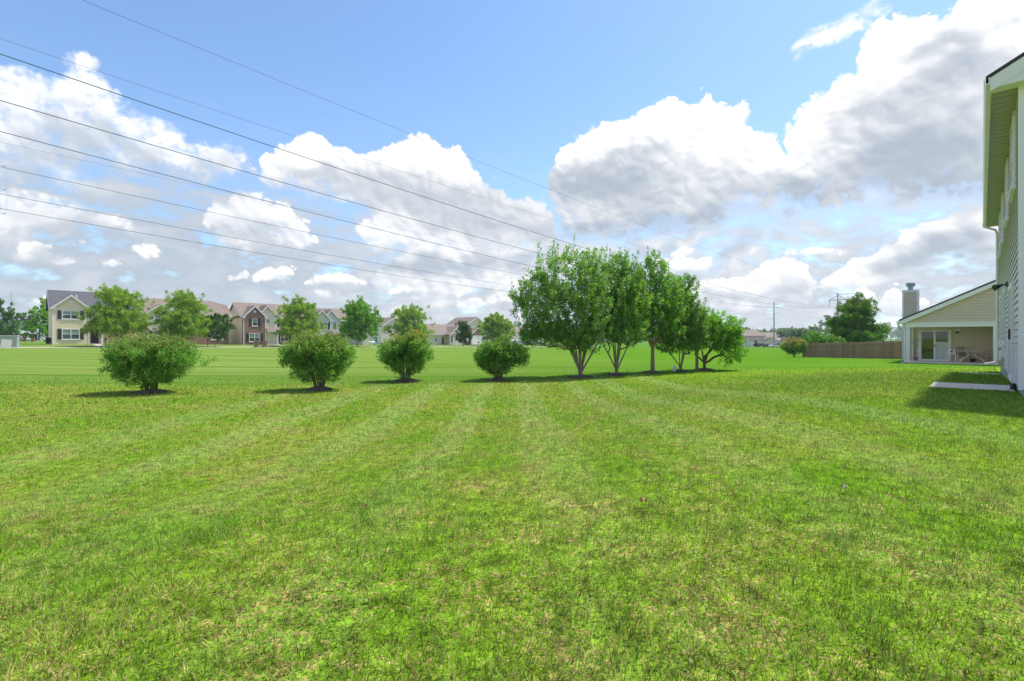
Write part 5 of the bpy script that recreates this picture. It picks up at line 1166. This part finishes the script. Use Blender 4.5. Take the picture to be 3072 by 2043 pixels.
# ------------------------------------------------------------ cars
def car(label,px,D,rz,col,kind='sedan',group=None,wheel=.33):
    t=(px-1536)/1460; x=t*D; r=thing('parked_car',label,'car',(x,D,tz(x,D)),rz,group)
    paint=mat('car_paint',col,.25,.02,1,spec=.8)
    if kind=='sedan':
        body=[(-2.25,.28),(2.2,.28),(2.28,.5),(2.2,.72),(1.3,.88),(.95,.92),(-1.35,.95),(-2.2,.9),(-2.3,.6)]; cab=[(1.05,.90),(.35,1.38),(-.75,1.42),(-1.6,.94)]; w=.87
    elif kind=='suv':
        body=[(-2.25,.35),(2.2,.35),(2.3,.6),(2.2,.9),(1.2,1.02),(-2.2,1.05),(-2.3,.7)]; cab=[(1.1,1.0),(.5,1.62),(-1.95,1.66),(-2.2,1.03)]; w=.92
    else:
        body=[(-2.7,.42),(2.6,.42),(2.7,.7),(2.6,1.05),(1.3,1.12),(-.7,1.12),(-.75,1.06),(-2.7,1.06)]; cab=[(1.2,1.1),(.6,1.72),(-.55,1.76),(-.72,1.08)]; w=.98
    b=MB()
    def ring(pts,y,k=1.,zc=0): return [(px_,y,pz) for px_,pz in pts]
    n=len(body); rings=[]
    for y_,sx in((-w,.97),(-w*.93,1.),(w*.93,1.),(w,.97)): rings.append([(bx*sx,y_,bz) for bx,bz in body])
    o=0; vs=[v for rr in rings for v in rr]; fs=[]
    for i in range(3):
        for k in range(n): fs.append((i*n+k,i*n+(k+1)%n,(i+1)*n+(k+1)%n,(i+1)*n+k))
    fs+= [tuple(range(n))[::-1],tuple(range(3*n,4*n))]; b.add(vs,fs)
    c4=[(cx,cz) for cx,cz in cab]
    b.add([(cab[0][0]+0,-w*.9,cab[0][1]),(cab[1][0],-w*.72,cab[1][1]),(cab[2][0],-w*.72,cab[2][1]),(cab[3][0],-w*.9,cab[3][1]),
           (cab[0][0],w*.9,cab[0][1]),(cab[1][0],w*.72,cab[1][1]),(cab[2][0],w*.72,cab[2][1]),(cab[3][0],w*.9,cab[3][1])],
          [(0,1,2,3),(7,6,5,4),(0,4,5,1),(1,5,6,2),(2,6,7,3)])
    b.build('body',paint,r,bevel=.03)
    def lerp(a,c,f): return tuple(a[i]+(c[i]-a[i])*f for i in range(3))
    for s in(-1,1):
        A,B,Cc,Dd=[(cab[i][0],s*w*(.9 if i in(0,3) else .72)*1.012,cab[i][1]) for i in range(4)]
        g=MB(); mid0,mid1=lerp(A,Dd,.48),lerp(B,Cc,.48)
        for q in((lerp(A,B,.12),lerp(B,A,.12),lerp(mid1,mid0,.12),lerp(mid0,mid1,.12)),(lerp(lerp(mid0,Dd,.08),mid1,.12),lerp(lerp(mid1,Cc,.08),mid0,.12),lerp(Cc,Dd,.12),lerp(Dd,Cc,.12))):
            q=[(q[0][0]-.12 if False else v[0],v[1],v[2]) for v in q]; g.quad(*q)
        g.build('side_window',M['carglass'],r)
    for nm,(i,j),dx in(('windscreen',(0,1),.012),('rear_window',(3,2),-.012)):
        a,c=cab[i],cab[j]; g=MB(); f0,f1=.1,.9
        pt=lambda f,s:(a[0]+(c[0]-a[0])*f+dx,s*w*(.9+(.72-.9)*f)*.9,a[1]+(c[1]-a[1])*f+.012)
        g.quad(pt(f0,-1),pt(f0,1),pt(f1,1),pt(f1,-1)); g.build(nm,M['carglass'],r)
    for sx in(-1.38,1.4):
        for s in(-1,1):
            g=MB(); g.tube([(sx,s*(w-.2),wheel),(sx,s*(w+.01),wheel)],wheel,18); wo=g.build('wheel',M['tyre'],r); g=MB(); g.tube([(sx,s*(w-.01),wheel),(sx,s*(w+.02),wheel)],wheel*.6,12); g.build('rim',M['rim'],wo)
    for s in(-1,1): g=MB(); g.box(2.16,s*.62-.18,.62,2.27,s*.62+.18,.76); g.build('headlight',M['headlight'],r)
    return r
Gp='cars parked among the far houses'
car('dark blue car with a pale windscreen before the far-left white house',54,156,-.9,(.03,.045,.09),'suv',Gp)
car('silver car to the right of the dark blue one, far left',83,156,-.9,(.50,.55,.62),'suv',Gp)
car('silver car half hidden by the left corner of the cream house',146,146,-.9,(.50,.54,.60),'suv',Gp)
car('white car hidden behind the second bush, left of a brown bin',1082,124,-.75,(.78,.79,.82),'sedan',Gp)
car('white car with its nose toward the lawn, right of a brown bin',1110,122,-1.05,(.78,.79,.82),'sedan',Gp)
car('white car in the driveway left of the tallest tree',1566,158,-.8,(.75,.76,.78),'sedan',Gp)
car('dark red car glimpsed under the left branches of the tallest tree',1590,150,-.6,(.13,.03,.03),'sedan',Gp)
car('silver car under the left branches of the tallest tree',1614,150,-.5,(.55,.58,.6),'sedan',Gp)
car('dark grey pickup truck before the far garages',2284,208,.05,(.03,.032,.045),'pickup',Gp)
car('silver car partly hidden between the pickup and the white sedan',2307,212,.1,(.6,.63,.66),'sedan',Gp)
car('white sedan beside the foot of the lone steel pole',2325,196,.08,(.80,.81,.82),'sedan',Gp)
car('dark red car just right of the lone steel pole',2346,206,.05,(.22,.02,.035),'suv',Gp)
# ------------------------------------------------------------ small things by the pavement
def at_px(px,D): t=(px-1536)/1460; return (t*D,D,tz(t*D,D))
def bin_(label,px,D,lid=None,col='bin',rz=.5,h=1.1):
    r=thing('wheeled_bin',label,'bin',at_px(px,D),rz,'wheeled bins by the pavement')
    b=MB(); a,c=.24,.31; z1=h-.1
    b.add([(-a,-a,.1),(a,-a,.1),(a,a,.1),(-a,a,.1),(-c,-c,z1),(c,-c,z1),(c,c,z1),(-c,c,z1)],[(3,2,1,0),(4,5,6,7),(0,1,5,4),(1,2,6,5),(2,3,7,6),(3,0,4,7)]); b.box(-.12,-.30,.4,.12,-.27,.7); b.build('body',M[col],r,bevel=.02)
    b=MB(); b.box(-.34,-.36,z1+.003,.34,.36,h-.03); b.box(-.28,-.3,h-.03,.28,.3,h+.02); b.build('lid',M[lid or col],r,bevel=.02)
    for s in(-1,1): b=MB(); b.tube([(s*.22,.26,.12),(s*.28,.26,.12)],.12,12); b.build('wheel',M['tyre'],r)
bin_('brown wheeled bin with a green lid before the brick house',769,79,'greenlid',rz=RZ)
bin_('brown wheeled bin, darker lid, before the brick house door',794,80,'bin',rz=RZ)
bin_('brown wheeled bin between two white cars',1093,112,'bin',rz=RZ,h=1.25)
bin_('black wheeled bin at the left corner of the cream house',145,73,'black',col='black',rz=RZ,h=1.0)
bin_('brown wheeled bin, leftmost of three on the far-left verge',55,125,'bin',h=1.25); bin_('brown wheeled bin, middle one of three on the far-left verge',75,125,'bin',h=1.25); bin_('brown wheeled bin nearest the street sign, of three far left',99,125,'bin',h=1.15)
def mailbox(label,px,D,postm,h=1.05):
    r=thing('mailbox',label,'mailbox',at_px(px,D),RZ,'mailboxes on posts by the pavement')
    b=MB(); b.box(-.05,-.05,-.3,.05,.05,h); b.box(-.04,-.35,h-.12,.04,-.052,h-.04); b.build('post',M[postm],r)
    b=MB(); n=8; pr=[(-.1,0),(.1,0)]+[(.1*math.cos(math.pi*i/n),.13+.1*math.sin(math.pi*i/n)) for i in range(n+1)]
    b.prism([(xx,-.42,h+zz+.003) for xx,zz in pr],(0,.5,0)); b.build('box',M['black'],r)
    b=MB(); b.box(.1,-.2,h+.12,.115,-.17,h+.32); b.box(.1,-.2,h+.25,.112,-.1,h+.32); b.build('flag',M['reddoor'],r)
mailbox('black mailbox on a red-brown post before the cream house',316,69,'redpost'); mailbox('black mailbox on a wooden post left of the brick house',623,77,'woodpost',1.1); mailbox('mailbox on a wooden post by the bungalow driveway',1434,109,'woodpost')
r=thing('street_sign','grey street sign post with a green name blade and a white one','street sign',at_px(113,66),0)
b=MB(); b.tube([(0,0,-.3),(0,0,2.25)],.045,8); b.build('post',M['grey_metal'],r)
b=MB(); b.box(-.02,-.12,1.85,.02,.12,2.3); b.build('white_blade',M['white'],r); b=MB(); b.box(.12,-.012,2.02,.85,.012,2.2); b.box(.04,-.02,2.06,.13,.02,2.14); b.build('green_blade',M['greensign'],r)
r=thing('sign_post','thin grey post behind the green street name blade','post',at_px(123,88),0); b=MB(); b.tube([(0,0,-.2),(0,0,1.9)],.045,8); b.box(-.03,-.06,1.5,.03,.06,1.9); b.build('post',M['grey_metal'],r)
r=thing('road_sign','small white sign on a thin post right of the oval tree','road sign',at_px(1402,108),RZ); b=MB(); b.tube([(0,0,-.2),(0,0,2.0)],.03,8); b.build('post',M['grey_metal'],r)
b=MB(); b.box(-.2,-.05,1.4,.2,-.03,2.0); b.build('sign_plate',M['white'],r); b=MB(); b.box(-.14,-.056,1.62,.14,-.05,1.72); b.box(-.14,-.056,1.8,.14,-.05,1.86); b.build('marking',M['reddoor'],r)
r=thing('transformer_box','pale green metal transformer cabinet cut by the left edge','utility box',at_px(17,60),.55)
b=MB(); b.box(-1.6,0,-.2,1.0,1.1,1.45); b.build('cabinet',M['greenbox'],r,bevel=.03); b=MB(); b.box(-1.65,-.05,1.452,1.05,1.15,1.52); b.build('lid',M['paleplate'],r,bevel=.02)
for xx in(-1.1,-.2): b=MB(); b.box(xx,-.03,.05,xx+.8,-.002,1.3); b.box(xx+.7,-.06,.6,xx+.75,-.03,.75); b.build('door',M['greenbox'],r)
r=thing('leaning_panel','pale flat panel leaning against the green transformer cabinet','panel',at_px(16,57),.55); b=MB(); b.box(-.45,-.05,0,.45,0,1.05,Matrix.Rotation(-.18,4,'X')@Matrix.Rotation(.1,4,'Y')); b.build('panel',M['paleplate'],r,bevel=.01)
r=thing('meter_post','wooden post carrying two small grey meter boxes between tree trunks','post',(9.1,23.95,tz(9.1,23.95)),.2)
b=MB(); b.box(-.055,-.05,-.3,.055,.05,1.12); b.build('post',M['woodpost'],r)
b=MB(); b.box(-.17,-.16,1.0,-.003,-.06,1.36); b.box(-.15,-.17,1.05,-.03,-.16,1.3); b.build('meter_box',M['black'],r,bevel=.008)
b=MB(); b.box(.003,-.16,1.02,.17,-.06,1.38); b.tube([(.09,-.16,1.25),(.09,-.2,1.25)],.055,12); b.build('meter_box',M['paleplate'],r,bevel=.008)
r=thing('plastic_jug','milky white plastic jug at the foot of a thin-stemmed tree','jug',(7.72,23.15,tz(7.72,23.15)+.02),.4)
b=MB(); b.lathe([(.075,0),(.085,.02),(.085,.16),(.06,.22),(.025,.26),(.025,.29)],14); b.build('body',M['jug'],r,smooth=True); b=MB(); b.tube([(.075,0,.13),(.12,0,.15),(.11,0,.22),(.05,0,.24)],.012,8); b.build('handle',M['jug'],r)
def leaf(label,px,py,col,s,rz):
    D=1.6*1460/(py-1015); x=(px-1536)/1460*D; z=tz(x,D)
    b=MB(); n=10; b.add([(0,0,.018)]+[(math.cos(2*math.pi*i/n)*s*(1 if i%2 else .62),math.sin(2*math.pi*i/n)*s*.62*(1 if i%2 else .75),.02*(i%3)-.004) for i in range(n)],[(0,i+1,(i+1)%n+1) for i in range(n)])
    b.tube([(s*.9,0,.01),(s*1.6,0,.02)],.002,4); o=b.build('fallen_leaf',mat('dry_leaf',col,.7,.2,20)); o.location=(x,D,z+.035); o.rotation_euler=(.3,.2,rz); tag(o,label,'leaf','fallen leaves on the lawn')
leaf('bright yellow fallen leaf on the open lawn left of the middle',632,1492,(.60,.40,.06),.028,1.); leaf('orange fallen leaf lying in the near lawn right of the middle',1931,1748,(.40,.25,.08),.03,2.3)
leaf('pale curled fallen leaf in the lawn toward the near right',2528,1690,(.55,.48,.32),.026,.4); leaf('tan fallen leaf on the lawn left of the orange one',1090,1705,(.36,.24,.12),.028,.9)
# walk from the cream house door to the pavement, drive beside the bungalow
def walk(name,label,p0,q0,p1,q1,w):
    b=MB(); n=10; prev=None; dx,dy=g2w(p1-p0,q1-q0); L=math.hypot(dx,dy); nx,ny=-dy/L*w/2,dx/L*w/2
    for i in range(n+1):
        f=i/n; x,y=g2w(p0+(p1-p0)*f,q0+(q1-q0)*f); row=[(x-nx,y-ny,tz(x-nx,y-ny)+.04),(x+nx,y+ny,tz(x+nx,y+ny)+.04)]
        if prev: b.quad(prev[0],prev[1],row[1],row[0]); b.quad(prev[0],row[0],(*row[0][:2],row[0][2]-.2),(*prev[0][:2],prev[0][2]-.2)); b.quad(prev[1],row[1],(*row[1][:2],row[1][2]-.2),(*prev[1][:2],prev[1][2]-.2))
        prev=row
    o=b.build(name,M['walk']); tag(o,kind='structure')
walk('path','',9.3,97.1,9.3,88.7,1.1); walk('path','',35.4,98.8,35.4,88.7,1.1); walk('driveway','',90.6,100.9,92.5,88.7,4.4); walk('driveway','',130.8,122.7,128,88.7,5.)
# ------------------------------------------------------------ sky, sun, camera
SUN_AZ,SUN_EL=60.,62.
def world():
    A,Cb=sky_maps()
    img=bpy.data.images.new('cloud_field',SW,SH,alpha=False,float_buffer=False); img.colorspace_settings.name='Non-Color'
    px=np.ones((SH,SW,4),np.float32); px[...,0]=A; px[...,1]=Cb; px[...,2]=0
    img.pixels.foreach_set(px.ravel()); img.update(); img.pack()
    w=bpy.data.worlds.new('World'); S.world=w; w.use_nodes=True; t=NT(w.node_tree); bg=t.n['Background']
    sky=t.new('ShaderNodeTexSky',sky_type='NISHITA',sun_disc=False,sun_elevation=R(SUN_EL),sun_rotation=R(SUN_AZ),altitude=200,air_density=1.0,dust_density=.6,ozone_density=2.2)
    d=t.new('ShaderNodeTexCoord').outputs['Generated']; sp=t.new('ShaderNodeSeparateXYZ',{0:d}); x,y,z=sp.outputs
    az=t.math('ARCTAN2',x,y); el=t.math('ARCSINE',z)
    u=t.rng(az,R(AZ0),R(AZ1)); v=t.rng(el,R(EL0),R(EL1))
    for n in t.n:
        if n.bl_idname=='ShaderNodeMapRange': n.clamp=False
    im=t.new('ShaderNodeTexImage',{'Vector':t.new('ShaderNodeCombineXYZ',{0:u,1:v}).outputs[0]},image=img,extension='MIRROR',interpolation='Cubic')
    ch=t.new('ShaderNodeSeparateColor',{0:im.outputs['Color']})
    b=ch.outputs[1]; b2=t.math('MULTIPLY',b,b)
    b2=t.math('MULTIPLY',b2,t.rng(b,.88,1.0,1.,1.22,smooth=True))
    col=t.mix(t.rng(b,.66,.98),(.58,.77,1.03),(1,1,1))
    cl=t.new('ShaderNodeVectorMath',{0:col,1:t.new('ShaderNodeCombineXYZ',{0:b2,1:b2,2:b2}).outputs[0]},operation='MULTIPLY')
    cl=t.new('ShaderNodeVectorMath',{0:cl.outputs[0],'Scale':CLOUD},operation='SCALE')
    hs=t.mix(1.,sky.outputs[0],SKYTINT,'MULTIPLY')
    fac=t.math('MULTIPLY',ch.outputs[0],t.rng(z,-.01,.015)); fac.node.use_clamp=True
    t.put(bg,'Color',t.mix(fac,hs,cl.outputs[0])); t.put(bg,'Strength',SKYS)
SKYS=.15; CLOUD=3.12; SKYTINT=(.62,.685,.725)
world()
if HAZE:
    b=MB(); b.box(-1000,-120,-8,1000,1000,34); hm=bpy.data.materials.new('air_haze'); hm.use_nodes=True; t=NT(hm.node_tree); t.n.remove(t.n['Principled BSDF'])
    v=t.new('ShaderNodeVolumePrincipled',{'Color':(.80,.88,1.,1),'Density':HAZE,'Anisotropy':.2}); t.put(t.n['Material Output'],'Volume',v.outputs[0]); tag(b.build('haze',hm),kind='stuff')
l=bpy.data.lights.new('sun','SUN'); l.energy=2.5; l.angle=R(2.0); l.color=(1,.955,.87); o=bpy.data.objects.new('sun',l); C.objects.link(o)
sd=Vector((math.sin(R(SUN_AZ))*math.cos(R(SUN_EL)),math.cos(R(SUN_AZ))*math.cos(R(SUN_EL)),math.sin(R(SUN_EL))))
o.rotation_euler=sd.to_track_quat('Z','Y').to_euler()
cd=bpy.data.cameras.new('camera'); co=bpy.data.objects.new('camera',cd); C.objects.link(co); S.camera=co
cd.sensor_width=36; cd.lens=1460/3072*36; co.location=(0,0,1.6); co.rotation_euler=(R(90),0,0); cd.shift_y=(1015-1021.5)/3072*-1*-1
cd.clip_end=9000; cd.clip_start=.05
vs=S.view_settings; vs.view_transform='Standard'; vs.look='None'; vs.exposure=EXPO; vs.gamma=1
S.cycles.max_bounces=10; S.cycles.diffuse_bounces=7; S.cycles.glossy_bounces=3; S.cycles.transmission_bounces=4; S.cycles.transparent_max_bounces=8
S.cycles.use_denoising=True; S.cycles.denoiser='OPENIMAGEDENOISE'; S.cycles.denoising_input_passes='RGB_ALBEDO_NORMAL'; S.cycles.denoising_prefilter='ACCURATE'; S.cycles.denoiser='OPENIMAGEDENOISE'; S.cycles.denoising_input_passes='RGB_ALBEDO_NORMAL'; S.cycles.caustics_reflective=False; S.cycles.caustics_refractive=False; S.cycles.sample_clamp_indirect=6
